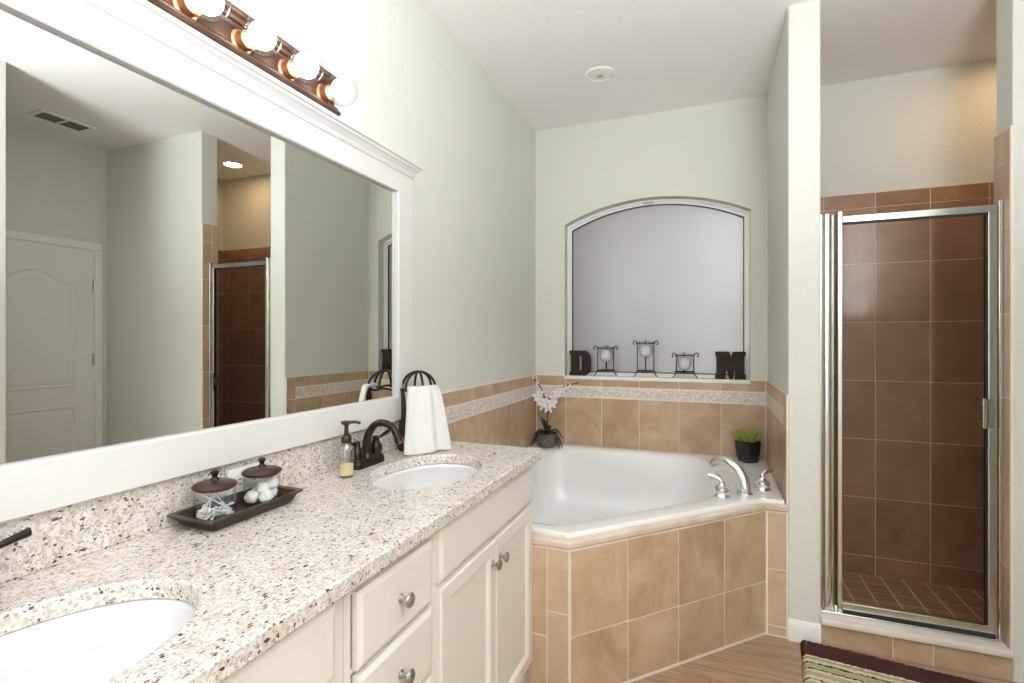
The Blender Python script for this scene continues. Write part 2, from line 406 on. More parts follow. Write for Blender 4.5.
def wloc(o):
    v = Vector((0,0,0))
    while o is not None: v += o.location; o = o.parent
    return v
def build(name, mb, mat, parent=None, smooth=35, solid=0, bevel=0, subsurf=0):
    bm = mb.bm
    bmesh.ops.remove_doubles(bm, verts=bm.verts, dist=1e-5)
    bmesh.ops.recalc_face_normals(bm, faces=bm.faces)
    if parent is not None:
        d = wloc(parent)
        for v in bm.verts: v.co -= d
    me = bpy.data.meshes.new(name); bm.to_mesh(me); bm.free()
    me.materials.append(M[mat] if isinstance(mat, str) else mat)
    if smooth:
        me.shade_smooth()
        me.set_sharp_from_angle(angle=R(smooth))
    o = bpy.data.objects.new(name, me); COL.objects.link(o)
    if parent is not None: o.parent = parent
    if solid:
        k = o.modifiers.new('thick', 'SOLIDIFY'); k.thickness = solid; k.offset = 0
    if bevel:
        k = o.modifiers.new('edge', 'BEVEL'); k.width = bevel; k.segments = 2; k.limit_method = 'ANGLE'; k.angle_limit = R(40)
    if subsurf:
        k = o.modifiers.new('sub', 'SUBSURF'); k.levels = subsurf; k.render_levels = subsurf
    return o
def tag(o, label, cat, group=None):
    o['label'] = label; o['category'] = cat
    if group: o['group'] = group
    return o
def thing(name, label, cat, loc=(0,0,0), group=None):
    o = bpy.data.objects.new(name, None); COL.objects.link(o); o.location = loc; o.empty_display_size = .05
    return tag(o, label, cat, group)
def struct(name, mb, mat, label=None, parent=None, **kw):
    o = build(name, mb, mat, parent, **kw)
    if parent is None:
        o['kind'] = 'structure'
        if label: o['label'] = label
    return o
def kids(o): return list(o.children)
def dup(root, loc, label=None):
    r = root.copy(); COL.objects.link(r); r.location = loc
    if label: r['label'] = label
    for ch in kids(root):
        c = ch.copy(); COL.objects.link(c); c.parent = r
        for g in kids(ch):
            d = g.copy(); COL.objects.link(d); d.parent = c
    return r
def arc(c, r, a0, a1, n, fn):
    return [fn(c[0] + r*math.cos(a0 + (a1-a0)*i/n), c[1] + r*math.sin(a0 + (a1-a0)*i/n)) for i in range(n+1)]
def smooth_path(pts, n=6):
    """Catmull-Rom through pts"""
    P = [Vector(p) for p in pts]; P = [2*P[0]-P[1]] + P + [2*P[-1]-P[-2]]; out = []
    for i in range(1, len(P)-2):
        for k in range(n):
            t = k/n; a, b, c, d = P[i-1], P[i], P[i+1], P[i+2]
            out.append(.5*((2*b) + (c-a)*t + (2*a-5*b+4*c-d)*t*t + (3*b-a-3*c+d)*t**3))
    out.append(P[-2]); return out
def ray_poly(c, ang, poly):
    d = (math.cos(ang), math.sin(ang)); best = None
    for i in range(len(poly)):
        x1, y1 = poly[i][0]-c[0], poly[i][1]-c[1]; x2, y2 = poly[(i+1) % len(poly)][0]-c[0], poly[(i+1) % len(poly)][1]-c[1]
        ex, ey = x2-x1, y2-y1; den = d[0]*ey - d[1]*ex
        if abs(den) < 1e-12: continue
        t = (x1*ey - y1*ex)/den; u = (x1*d[1] - y1*d[0])/den
        if t > 1e-6 and -1e-6 <= u <= 1+1e-6 and (best is None or t < best): best = t
    return (c[0]+d[0]*best, c[1]+d[1]*best)
def ring_angles(c, *polys):
    s = sorted({round(math.atan2(p[1]-c[1], p[0]-c[0]), 5) for q in polys for p in q})
    out = []
    for a in s:
        if not out or a-out[-1] > 2e-4: out.append(a)
    return out
def ring_pair(c, outer, inner):
    an = ring_angles(c, outer, inner)
    return [ray_poly(c, a, outer) for a in an], [ray_poly(c, a, inner) for a in an]
def round_poly(pts, rad, n=6):
    out = []; N = len(pts)
    for i in range(N):
        p0, p1, p2 = Vector(pts[i-1]), Vector(pts[i]), Vector(pts[(i+1) % N])
        r = rad[i] if isinstance(rad, (list, tuple)) else rad
        d0 = (p0-p1).normalized(); d2 = (p2-p1).normalized()
        half = math.acos(max(-1, min(1, d0.dot(d2))))/2
        L = r/math.tan(half); a = p1+d0*L; b = p1+d2*L
        for k in range(n+1):
            t = k/n; q = (1-t)**2*a + 2*t*(1-t)*p1 + t*t*b
            out.append((q.x, q.y))
    return out

# ------------------------------------------------------------------ room shell
struct('floor', MB().box((XL-.2, YK-.1, -.1), (XE+.2, YF+.02, 0)), 'floor')
struct('ceiling', MB().box((XL-.2, YK-.1, ZC), (XE+.2, YB+.25, ZC+.1)), 'ceiling')
struct('wall_left', MB().box((XL-.12, YK, -.05), (XL, YB+.01, ZC+.01)), 'paint')
# window wall with the arched opening
WX0, WX1, WZ0, WZS, WZA = -.962, .232, 1.098, 2.170, 2.306
def arch_pts(x0, x1, z0, zs, za, n=26):
    w = (x1-x0)/2; rise = za-zs; rad = (w*w + rise*rise)/(2*rise); cx = (x0+x1)/2; cz = za-rad
    a = math.asin(w/rad)
    return [(x0, z0), (x1, z0)] + [(cx + rad*math.sin(a - 2*a*i/n), cz + rad*math.cos(a - 2*a*i/n)) for i in range(n+1)]
WCX, WCZ = (WX0+WX1)/2, 1.65
opening = arch_pts(WX0, WX1, WZ0, WZS, WZA)
po, pi_ = ring_pair((WCX, WCZ), [(XL-.1, -.05), (XW-.05, -.05), (XW-.05, ZC+.01), (XL-.1, ZC+.01)], opening)
mb = MB()
YP = YB + .13
mb.loops([[(x, YP, z) for x, z in po], [(x, YB, z) for x, z in po], [(x, YB, z) for x, z in pi_], [(x, YP, z) for x, z in pi_], [(x, YP, z) for x, z in po]])
struct('wall_back', mb, 'paint')
struct('wall_shower_back', MB().box((XW-.05, YB, -.05), (XS+.12, YB+.13, ZC+.01)), 'paint')
struct('wall_partition', MB().box((XR, YF, -.05), (XW, YB, ZC+.01), .004), 'paint')
struct('wall_shower_front', MB().box((XJ, YF, -.05), (XE+.05, YI, ZC+.01), .004), 'paint')
struct('wall_shower_right', MB().box((XS, YI, -.05), (XS+.12, YB, ZC+.01)), 'paint')
struct('wall_end', MB().box((XE, YN-.12, -.05), (XE+.12, YF, ZC+.01)), 'paint')
struct('wall_hall', MB().box((XN, YN-.12, -.05), (XE, YN, ZC+.01), .004), 'paint')
struct('wall_right', MB().box((XN, YK, -.05), (XN+.12, YN-.12, ZC+.01)), 'paint')
struct('wall_behind', MB().box((XL, YK-.12, -.05), (XN, YK, ZC+.01)), 'paint')
struct('floor_shower', MB().box((XW, YI, -.1), (XS, YB, -.005)), 'grout_shower')

# baseboards
def baseboard(name, a, b, nrm):
    """profile runs a->b (xy), nrm points into the room"""
    a = Vector(a); b = Vector(b); nv = Vector(nrm)
    prof = [(0, 0), (.016, 0), (.016, .068), (.012, .080), (.008, .088), (0, .092)]
    mb = MB(); ends = []
    for p in (a, b): ends.append([mb.bm.verts.new((p.x + nv.x*d, p.y + nv.y*d, z)) for d, z in prof])
    n = len(prof)
    for k in range(n): mb.bm.faces.new((ends[0][k], ends[0][(k+1) % n], ends[1][(k+1) % n], ends[1][k]))
    mb.bm.faces.new(ends[0]); mb.bm.faces.new(ends[1][::-1])
    struct(name, mb, 'trim_white')
baseboard('baseboard_partition', (XR-.001, YF), (XW, YF), (0, -1))
baseboard('baseboard_shower_front', (XJ+.03, YF), (XE, YF), (0, -1))
baseboard('baseboard_hall', (XN, YN), (XE, YN), (0, 1))

# ------------------------------------------------------------------ tiling (each run: grout bed + tiles)
def tile_run(name, fn, bed, rects, mat, grout='grout', th=.009, g=.0042, bed_th=.006):
    """fn(u, v, d) -> point; bed: (u0,u1,v0,v1); rects: list of (u0,u1,v0,v1[,mat])"""
    root = None
    mb = MB(); u0, u1, v0, v1 = bed
    mb.prism([(u0, v0), (u1, v0), (u1, v1), (u0, v1)], fn, 0, bed_th)
    root = struct(name, mb, grout)
    groups = {}
    for r in rects:
        groups.setdefault(r[4] if len(r) > 4 else mat, []).append(r)
    for m_, rs in groups.items():
        mb = MB()
        for r in rs:
            a, b, c, d = r[:4]; a += g/2; b -= g/2; c += g/2; d -= g/2
            if b-a < .004 or d-c < .004: continue
            e = .0015
            lo = [mb.bm.verts.new(fn(*p, bed_th-.002)) for p in ((a,c),(b,c),(b,d),(a,d))]
            mi = [mb.bm.verts.new(fn(*p, th-e)) for p in ((a,c),(b,c),(b,d),(a,d))]
            up = [mb.bm.verts.new(fn(*p, th)) for p in ((a+e,c+e),(b-e,c+e),(b-e,d-e),(a+e,d-e))]
            for k in range(4):
                mb.bm.faces.new((lo[k], lo[(k+1)%4], mi[(k+1)%4], mi[k])); mb.bm.faces.new((mi[k], mi[(k+1)%4], up[(k+1)%4], up[k]))
            mb.bm.faces.new(up)
        build('border' if m_ == 'mosaic' else 'tiles', mb, m_, root, smooth=0)
    return root
def cells(u_list, v_list, mat=None):
    out = []
    for a, b in zip(u_list, u_list[1:]):
        for c, d in zip(v_list, v_list[1:]): out.append((a, b, c, d) + ((mat,) if mat else ()))
    return out
def steps(a, b, start, step):
    """joints from a to b on a pitch of step through start"""
    k = math.ceil((a-start)/step + 1e-6); out = [a]
    while start + k*step < b - 1e-4:
        if start + k*step > a + 1e-4: out.append(start + k*step)
        k += 1
    return out + [b]
TZ = [DZ-.005, .952, 1.031, 1.102]
TW = .2535
def surround(u0, u1, start):
    j = steps(u0, u1, start, TW)
    return cells(j, [TZ[0], TZ[1]]) + cells(j, [TZ[2], TZ[3]]) + [(u0, u1, TZ[1]+.006, TZ[2]-.006, 'mosaic')]
tile_run('trim_tile_back', lambda u, v, d: (u, YB-d, v), (XL, XR, TZ[0]-.02, TZ[3]+.002), surround(XL+.012, XR-.012, XR-.012), 'tile')
tile_run('trim_tile_left', lambda u, v, d: (XL+d, u, v), (1.86, YB-.006, TZ[0]-.02, TZ[3]+.002), surround(1.86, YB-.012, YB-.012), 'tile')
rs = surround(YF+.085, YB-.012, YF+.085) 
rs += [(YF+.006, YF+.085, TZ[0], TZ[1]), (YF+.006, YF+.085, TZ[1], TZ[3])]
tile_run('trim_tile_right', lambda u, v, d: (XR-d, u, v), (YF+.006, YB-.006, TZ[0]-.02, TZ[3]+.002), rs, 'tile')

# shower tiling
SZ = [-.005, .104, .442, .780, 1.118, 1.456, 1.794, 2.118, 2.202]
sx_ = steps(XW, XS, .883, .257)
tile_run('trim_shower_tile_back', lambda u, v, d: (u, YB-d, v), (XW, XS, -.005, 2.204), cells(sx_, SZ), 'tile_shower', 'grout_shower')
sy_ = steps(YI, YB-.01, YB-.01, .257)
tile_run('trim_shower_tile_left', lambda u, v, d: (XW+d, u, v), (YI+.0, YB-.006, -.005, 2.204), cells(sy_, SZ), 'tile_shower', 'grout_shower')
tile_run('trim_shower_tile_right', lambda u, v, d: (XS-d, u, v), (YI, YB-.006, -.005, 2.204), cells(sy_, SZ), 'tile_shower', 'grout_shower')
tile_run('trim_shower_tile_front', lambda u, v, d: (u, YI+d, v), (XJ, XS, -.005, 2.204), cells(steps(XJ, XS, XJ, .257), SZ), 'tile_shower', 'grout_shower')
# tiles wrapping the right jamb of the opening
tile_run('trim_shower_jamb', lambda u, v, d: (XJ-d, u, v), (YF+.003, YI, .10, 2.204), cells([YF+.003, YF+.075, YI], [.10, .442, .780, 1.118, 1.456, 1.794, 2.07, 2.202]), 'tile_light')
# mosaic shower floor
fl = cells(steps(XW, XS, XW+.03, .105), steps(YI, YB, YI, .105))
tile_run('trim_shower_floor', lambda u, v, d: (u, v, -.012+d), (XW, XS, YI, YB), fl, 'tile_shower', 'grout_shower', g=.008)
# curb with stone sill
struct('trim_curb', MB().box((XW, YF+.006, -.05), (XJ, YI, .10)), 'grout')
tile_run('trim_curb_tile', lambda u, v, d: (u, YF+.006-d, v), (XW, XJ, 0, .1), cells([XW, .721, .860, XJ], [0, .1]), 'tile')
struct('trim_curb_sill', MB().box((XW, YF-.022, .098), (XJ-.009, YI+.02, .128), .006, 2), 'sill_stone')

# ------------------------------------------------------------------ tub apron
G_ = (-.645, 1.835); F_ = (-.487, 1.835); E_ = (.232, 2.594)
AH = .572
def apron_run(name, a, b, rects, bed, mat='tile'):
    a = Vector(a); b = Vector(b); t = (b-a).normalized(); nrm = Vector((t.y, -t.x))
    return tile_run(name, lambda u, v, d: (a.x + t.x*u + nrm.x*d, a.y + t.y*u + nrm.y*d, v), bed, rects, mat)
struct('wall_tub_apron', MB().prism([(XL+.002, 1.862), (G_[0]+.0, 1.862), (G_[0], G_[1]+.004), (F_[0], F_[1]+.004), (E_[0], E_[1]+.004), (XR, YF+.004), (XR, YF+.09), (E_[0]-.04, YF+.06), (F_[0]-.04, 1.95), (XL+.002, 1.95)],
       lambda u, v, d: (u, v, d), 0, AH), 'grout')
Ld = (Vector(E_)-Vector(F_)).length
pitch = Ld/4
apron_run('trim_apron_diagonal', F_, E_, cells([k*pitch for k in range(5)], [.012, .247, AH-.004]), (0, Ld, 0, AH))
apron_run('trim_apron_left', G_, F_, cells([0, .07], [.012, .235, AH-.004]) + cells([.07, .156], [.012, .33, AH-.004], 'tile_light'), (0, .158, 0, AH))
apron_run('trim_apron_right', E_, (XR, YF+.004), cells([.012, XR-E_[0]-.006], [.006, .05, .308, AH-.004], 'tile_light'), (0, XR-E_[0], 0, AH))
# pale bullnose course under the rim
def offset_pt(p, d): return p
cap = [(XL+.002, 1.862), (G_[0], 1.862), (G_[0], G_[1]-.014), (F_[0]+.004, F_[1]-.014), (E_[0]+.006, E_[1]-.014), (XR-.001, YF-.010), (XR-.001, YF+.10), (E_[0]-.05, YF+.07), (F_[0]-.05, 1.97), (XL+.002, 1.97)]
struct('trim_apron_cap', MB().prism(cap, lambda u, v, d: (u, v, d), AH, .603), 'marble', bevel=.008)

# ------------------------------------------------------------------ bathtub
tub = thing('bathtub', 'white acrylic corner bathtub set in the tiled apron under the arched window', 'bathtub', (-.4, 2.75, .6))
outer = [(XL+.012, 1.874), (-.66, 1.874), (-.505, 1.855), (E_[0]-.012, E_[1]+.008), (XR-.012, YF+.012), (XR-.012, YB-.012), (XL+.012, YB-.012)]
basin = round_poly([(-1.10, 1.96), (-.56, 1.945), (-.02, 2.515), (.06, 2.70), (.03, 3.10), (-.08, 3.395), (-1.10, 3.40)], [.16, .10, .2, .12, .2, .2, .2], 8)
tc_ = (-.52, 2.72)
ro, ri = ring_pair(tc_, round_poly(outer, .012, 3), basin)
def scl(l, s, z, sh=(0, 0)): return [(tc_[0] + (x-tc_[0])*s + sh[0], tc_[1] + (y-tc_[1])*s + sh[1], z) for x, y in l]
mb = MB()
mb.loops([scl(ro, 1, .598), scl(ro, 1, DZ-.004), scl(ro, .995, DZ), scl(ro, .975, DZ), scl(ri, 1.035, DZ-.001), scl(ri, 1.015, DZ-.004), scl(ri, 1.0, DZ-.013), scl(ri, .985, DZ-.035),
          scl(ri, .965, DZ-.12), scl(ri, .94, DZ-.24), scl(ri, .90, DZ-.34), scl(ri, .84, DZ-.40), scl(ri, .70, DZ-.43), scl(ri, .35, DZ-.435), scl(ri, .03, DZ-.437)], cap=True)
build('shell', mb, 'acrylic', tub, smooth=40)
o_ = MB().lathe([(.03, 0), (.03, .004), (.012, .008), (0, .008)], (-.35, 2.55, DZ-.433), 20)
build('drain', o_, 'chrome', tub)

# tub filler and handles
A45 = R(45)
tf = thing('tub_faucet', 'polished chrome roman tub faucet with two lever handles on the tub rim', 'faucet', (.15, 2.64, DZ))
bx_, by_ = .152, 2.640
din = Vector((-.70, .45, 0)).normalized()   # spout reaches over the basin
pts = [Vector((bx_, by_, z)) for z in (DZ-.002, DZ+.03)]
prof = [(0, .0), (.004, .042), (.018, .082), (.045, .116), (.085, .138), (.122, .142), (.150, .128), (.164, .106)]
path = smooth_path([(bx_ + din.x*d, by_ + din.y*d, DZ + h) for d, h in prof], 5)
nn = len(path)
build('spout', MB().tube(path, [.028 - .010*i/nn for i in range(nn)], 14, flat=1.1, ref=(din.y, -din.x, 0)).lathe([(.036, -.003), (.036, .006), (.031, .012), (.025, .016)], (bx_, by_, DZ), 24), 'chrome', tf)
for (hx, hy, lv) in ((.050, 2.565, (-1, .25)), (.236, 2.752, (.8, .7))):
    h = build('handle', MB().lathe([(.037, -.003), (.038, .004), (.034, .009), (.031, .016), (.036, .028), (.033, .042), (.020, .051), (.015, .057), (.014, .064)], (hx, hy, DZ), 22), 'chrome', tf)
    v = Vector((*lv, 0)).normalized()
    pp = smooth_path([(hx, hy, DZ+.055), (hx + v.x*.004, hy + v.y*.004, DZ+.072), (hx + v.x*.022, hy + v.y*.022, DZ+.086), (hx + v.x*.060, hy + v.y*.060, DZ+.092)], 5)
    build('lever', MB().tube(pp, [.010 + .002*(i/len(pp))**2 for i in range(len(pp))], 10), 'chrome', h)

# ------------------------------------------------------------------ window
w = MB()
fo, fi = ring_pair((WCX, WCZ), arch_pts(WX0-.004, WX1+.004, WZ0-.004, WZS+.004, WZA+.004), arch_pts(WX0+.032, WX1-.032, WZ0+.03, WZS-.028, WZA-.03))
y0, y1 = YB+.075, YB+.128
fm = [((a[0]*.45+b[0]*.55), (a[1]*.45+b[1]*.55)) for a, b in zip(fo, fi)]
w.loops([[(x, y1, z) for x, z in fo], [(x, y0, z) for x, z in fo], [(x, y0, z) for x, z in fm], [(x, y0+.015, z) for x, z in fm], [(x, y0+.015, z) for x, z in fi], [(x, y1, z) for x, z in fi], [(x, y1, z) for x, z in fo]])
win = struct('window_1', w, 'pane_frame', 'arched frosted window above the bathtub')
pane = MB().prism(arch_pts(WX0+.02, WX1-.02, WZ0+.02, WZS-.018, WZA-.02), lambda u, v, d: (u, d, v), YB+.100, YB+.106)
build('window_pane', pane, 'frosted', win)
gk = MB(); a_, b_ = ring_pair((WCX, WCZ), arch_pts(WX0+.030, WX1-.030, WZ0+.028, WZS-.027, WZA-.029), arch_pts(WX0+.036, WX1-.036, WZ0+.034, WZS-.032, WZA-.035))
gk.loops([[(x, YB+.101, z) for x, z in a_], [(x, YB+.088, z) for x, z in a_], [(x, YB+.088, z) for x, z in b_], [(x, YB+.101, z) for x, z in b_]])
build('window_gasket', gk, 'wire', win)
lt = MB().box((-.43, YB+.068, WZA-.022), (-.36, YB+.078, WZA-.012), .002)
build('window_latch', lt, 'nickel', win)
struct('trim_window_sill', MB().box((WX0+.001, YB-.02, WZ0-.02), (WX1-.001, YB+.076, WZ0+.006), .004, 2), 'sill_white')
SILL = WZ0 + .006

# ------------------------------------------------------------------ vanity
VX0, VX1 = XL+.002, -.650      # back and face frame
UZ = CZ - CT
FX = -.632
def front_panel(y0, y1, z0, z1, raised=None):
    mb = MB()
    if raised is None:     # slab drawer front with eased edge
        e = .012
        mb.loops([[(VX1-.001, y0, z0), (VX1-.001, y1, z0), (VX1-.001, y1, z1), (VX1-.001, y0, z1)],
                  [(FX-.006, y0, z0), (FX-.006, y1, z0), (FX-.006, y1, z1), (FX-.006, y0, z1)],
                  [(FX, y0+e, z0+e), (FX, y1-e, z0+e), (FX, y1-e, z1-e), (FX, y0+e, z1-e)]], cap=True)
    else:
        s_ = raised; L = []
        def rr(x, d): return [(x, y0+d, z0+d), (x, y1-d, z0+d), (x, y1-d, z1-d), (x, y0+d, z1-d)]
        mb.loops([rr(VX1-.001, 0), rr(FX-.004, 0), rr(FX, .005), rr(FX, s_-.012), rr(FX-.006, s_-.004), rr(FX-.011, s_), rr(FX-.011, s_+.002)], cap=True)
    return mb
def knob(parent, y, z):
    mb = MB().lathe([(.010, -.001), (.010, .002), (.0055, .006), (.0055, .014), (.010, .018), (.0155, .022), (.0165, .026), (.013, .030), (.006, .032), (0, .0325)], (FX-.001, y, z), 22, axis='X')
    build('knob', mb, 'nickel', parent)
def carcass(y0, y1):
    mb = MB()
    mb.box((VX0, y0, .10), (VX1-.02, y0+.016, UZ)).box((VX0, y1-.016, .10), (VX1-.02, y1, UZ)).box((VX0, y0+.016, .10), (VX1-.02, y1-.016, .116))
    mb.box((VX0, y0+.016, .116), (VX0+.006, y1-.016, UZ))
    return mb
def face_frame(y0, y1, rails, s0=.03, s1=.03):
    mb = MB()
    mb.box((VX1-.02, y0, .10), (VX1, y0+s0, UZ)); mb.box((VX1-.02, y1-s1, .10), (VX1, y1, UZ))
    for z0, z1 in rails: mb.box((VX1-.02, y0+s0, z0), (VX1, y1-s1, z1))
    return mb
def sink_cabinet(y0, y1, label, dy0, dy1, loc_y):
    t = thing('vanity_cabinet', label, 'cabinet', ((VX0+VX1)/2, loc_y, 0))
    build('body', carcass(y0, y1), 'cabinet', t, smooth=0)
    build('face_frame', face_frame(y0, y1, [(.10, .125), (.70, .735), (UZ-.03, UZ)]), 'cabinet', t, smooth=0)
    build('toe_kick', MB().box((VX1-.09, y0, 0), (VX1-.07, y1, .102)), 'cabinet', t, smooth=0)
    build('false_drawer_front', front_panel(dy0, dy1, .735, .872), 'cabinet', t, smooth=0)
    mid = (dy0+dy1)/2
    for a, b, ky in ((dy0, mid-.0015, mid-.03), (mid+.0015, dy1, mid+.03)):
        d = build('door', front_panel(a, b, .128, .722, .055), 'cabinet', t, smooth=0)
        knob(d, ky, .655)
    return t
sink_cabinet(1.110, 1.842, 'cream two-door vanity cabinet under the far sink, beside the tub', 1.124, 1.828, 1.47)
t = thing('drawer_cabinet', 'narrow cream cabinet of stacked drawers between the two sink cabinets', 'cabinet', ((VX0+VX1)/2, .925, 0))
build('body', carcass(.780, 1.108), 'cabinet', t, smooth=0)
build('face_frame', face_frame(.780, 1.108, [(.10, .125), (.325, .335), (.53, .545), (.70, .712), (UZ-.03, UZ)], .02, .02), 'cabinet', t, smooth=0)
build('toe_kick', MB().box((VX1-.09, .780, 0), (VX1-.07, 1.108, .102)), 'cabinet', t, smooth=0)
for z0, z1 in ((.708, .862), (.540, .696), (.335, .528), (.128, .323)):
    d = build('drawer', front_panel(.804, 1.086, z0, z1), 'cabinet', t, smooth=0)
    knob(d, .945, (z0+z1)/2)
sink_cabinet(-.012, .778, 'cream sink cabinet under the near sink, mostly cut off by the picture edge', .010, .742, .38)

# worktop with two undermount cut-outs
S_FAR, S_NEAR = (-.872, 1.462), (-.872, .392)
SA, SB = .165, .230
CX0, CX1, CY0, CY1 = XL+.001, -.615, -.03, 1.912
def ell(c, a, b, n=48): return [(c[0] + a*math.cos(2*math.pi*k/n), c[1] + b*math.sin(2*math.pi*k/n)) for k in range(n)]
mb = MB()
for c, ya, yb in ((S_NEAR, CY0, .917), (S_FAR, .917, CY1)):
    ol, il = ring_pair(c, [(CX0, ya), (CX1, ya), (CX1, yb), (CX0, yb)], ell(c, SA, SB))
    z0, z1 = UZ, CZ
    r_top = [[mb.bm.verts.new((x, y, z1)) for x, y in ol], [mb.bm.verts.new((x, y, z1)) for x, y in il], [mb.bm.verts.new((x, y, z0)) for x, y in il], [mb.bm.verts.new((x, y, z0)) for x, y in ol]]
    n = len(ol)
    for q in range(3):
        for k in range(n): mb.bm.faces.new((r_top[q][k], r_top[q][(k+1) % n], r_top[q+1][(k+1) % n], r_top[q+1][k]))
    for k in range(n):
        k2 = (k+1) % n
        if abs(ol[k][1]-.917) < 1e-4 and abs(ol[k2][1]-.917) < 1e-4: continue
        mb.bm.faces.new((r_top[3][k], r_top[3][k2], r_top[0][k2], r_top[0][k]))
ct = thing('countertop', 'speckled cream granite countertop with backsplash along the mirror wall', 'countertop', ((CX0+CX1)/2, .94, UZ))
build('slab', mb, 'granite', ct, smooth=30, bevel=.005)
BX = XL + .022
BZ = 1.034
build('backsplash', MB().box((XL+.001, CY0, CZ-.001), (BX, CY1-.03, BZ), .003), 'granite', ct)

def sink(c, label):
    t = thing('sink', label, 'sink', (c[0], c[1], CZ-.19))
    mb = MB(); n = 48; L = []
    for s_, z in ((1.10, UZ-.0005), (1.015, UZ-.0005), (1.0, UZ-.004), (.985, UZ-.02), (.94, UZ-.06), (.85, UZ-.10), (.68, UZ-.135), (.45, UZ-.150), (.12, UZ-.155)):
        L.append([(x, y, z) for x, y in ell(c, SA*s_, SB*s_, n)])
    L2 = [[(x, y, z-.008) for x, y, z in l] for l in L[::-1]]
    mb.loops(L + L2, cap=True)
    build('bowl', mb, 'porcelain', t, smooth=50)
    build('drain', MB().lathe([(.026, 0), (.026, .003), (.02, .004), (.016, .001), (0, .001)], (c[0], c[1], UZ-.156), 24), 'bronze', t)
sink(S_FAR, 'white oval undermount sink at the far end of the counter')
sink(S_NEAR, 'white oval undermount sink in the near end of the counter')

# centreset faucets
def make_faucet(c, label):
    t = thing('sink_faucet', label, 'faucet', (c[0], c[1], CZ))
    x, y = c
    mb = MB(); pl = round_poly([(x-.027, y-.078), (x+.027, y-.078), (x+.027, y+.078), (x-.027, y+.078)], .022, 6)
    cc = (x, y)
    def lp(s_, z): return [(x+(a-x)*s_, y+(b-y)*(1-(1-s_)*.4), z) for a, b in pl]
    mb.loops([lp(1, CZ-.001), lp(1, CZ+.014), lp(.92, CZ+.022), lp(.75, CZ+.026)], cap=True)
    build('base_plate', mb, 'bronze', t, smooth=45)
    path = smooth_path([(x, y, CZ+.02), (x, y, CZ+.06), (x+.008, y, CZ+.105), (x+.035, y, CZ+.140), (x+.072, y, CZ+.148), (x+.108, y, CZ+.132), (x+.128, y, CZ+.098)], 6)
    n = len(path)
    mb = MB().tube(path, [.0185 - .0065*min(1, i/(n*.5)) for i in range(n)], 14)
    mb.lathe([(.024, CZ+.022), (.023, CZ+.032), (.0175, CZ+.042)], (x, y, 0), 20)
    d = (path[-1]-path[-2]).normalized()
    mb.tube([path[-1]-d*.004, path[-1]+d*.016], .0145, 14)
    build('spout', mb, 'bronze', t)
    for s_ in (-1, 1):
        hy = y + s_*.052
        h = build('handle', MB().lathe([(.0235, CZ+.018), (.024, CZ+.026), (.019, CZ+.032), (.0225, CZ+.046), (.021, CZ+.060), (.013, CZ+.070), (.011, CZ+.080), (.012, CZ+.086), (.006, CZ+.092), (0, CZ+.093)], (x, hy, 0), 20), 'bronze', t)
        pp = smooth_path([(x, hy, CZ+.078), (x+.001, hy+s_*.018, CZ+.083), (x+.003, hy+s_*.040, CZ+.090), (x+.003, hy+s_*.068, CZ+.096)], 5)
        build('lever', MB().tube(pp, [.0048 + .0075*(i/len(pp)) for i in range(len(pp))], 10, flat=.62), 'bronze', h)
    return t
make_faucet((-1.103, S_FAR[1]-.020), 'dark bronze gooseneck faucet behind the far sink')
make_faucet((-1.103, S_NEAR[1]+.000), 'dark bronze faucet at the near sink, only a lever in view')

# ------------------------------------------------------------------ framed mirror
MXF, MXG = -1.140, -1.157
MY0, MY1, MZ0, MZ1 = -.22, 1.688, 1.132, 1.934      # glass opening
FO0, FO1, FZ0, FZ1 = -.33, 1.786, BZ, 2.018
mir = thing('wall_mirror', 'large wall mirror in a wide white frame above the vanity counter', 'mirror', (MXG, .75, FZ0))
mb = MB()
def rr(x, y0, y1, z0, z1): return [(x, y0, z0), (x, y1, z0), (x, y1, z1), (x, y0, z1)]
mb.loops([rr(XL+.001, FO0, FO1, FZ0, FZ1), rr(MXF-.003, FO0, FO1, FZ0, FZ1), rr(MXF, FO0+.003, FO1-.003, FZ0+.003, FZ1-.003),
          rr(MXF, MY0-.005, MY1+.005, MZ0-.005, MZ1+.005), rr(MXF-.004, MY0-.001, MY1+.001, MZ0-.001, MZ1+.001), rr(MXG-.001, MY0, MY1, MZ0, MZ1)])
build('frame', mb, 'white', mir, smooth=0)
build('mirror_glass', MB().box((MXG-.005, MY0-.004, MZ0-.004), (MXG, MY1+.004, MZ1+.004)), 'mirror', mir, smooth=0)
# crown on the top rail
cp = [(XL+.001, FZ1-.004), (MXF+.004, FZ1-.004), (MXF+.008, FZ1+.004), (MXF+.008, FZ1+.010), (MXF+.018, FZ1+.022), (MXF+.026, FZ1+.028), (MXF+.026, FZ1+.034), (MXF+.034, FZ1+.038), (MXF+.034, FZ1+.048), (XL+.001, FZ1+.048)]
mb = MB(); e0 = []; e1 = []
for x, z in cp:
    k = max(0, x-MXF)
    e0.append(mb.bm.verts.new((x, FO0-k, z))); e1.append(mb.bm.verts.new((x, FO1+k, z)))
n = len(cp)
for k in range(n): mb.bm.faces.new((e0[k], e0[(k+1) % n], e1[(k+1) % n], e1[k]))
mb.bm.faces.new(e0); mb.bm.faces.new(e1[::-1])
build('crown', mb, 'white', mir, smooth=0)

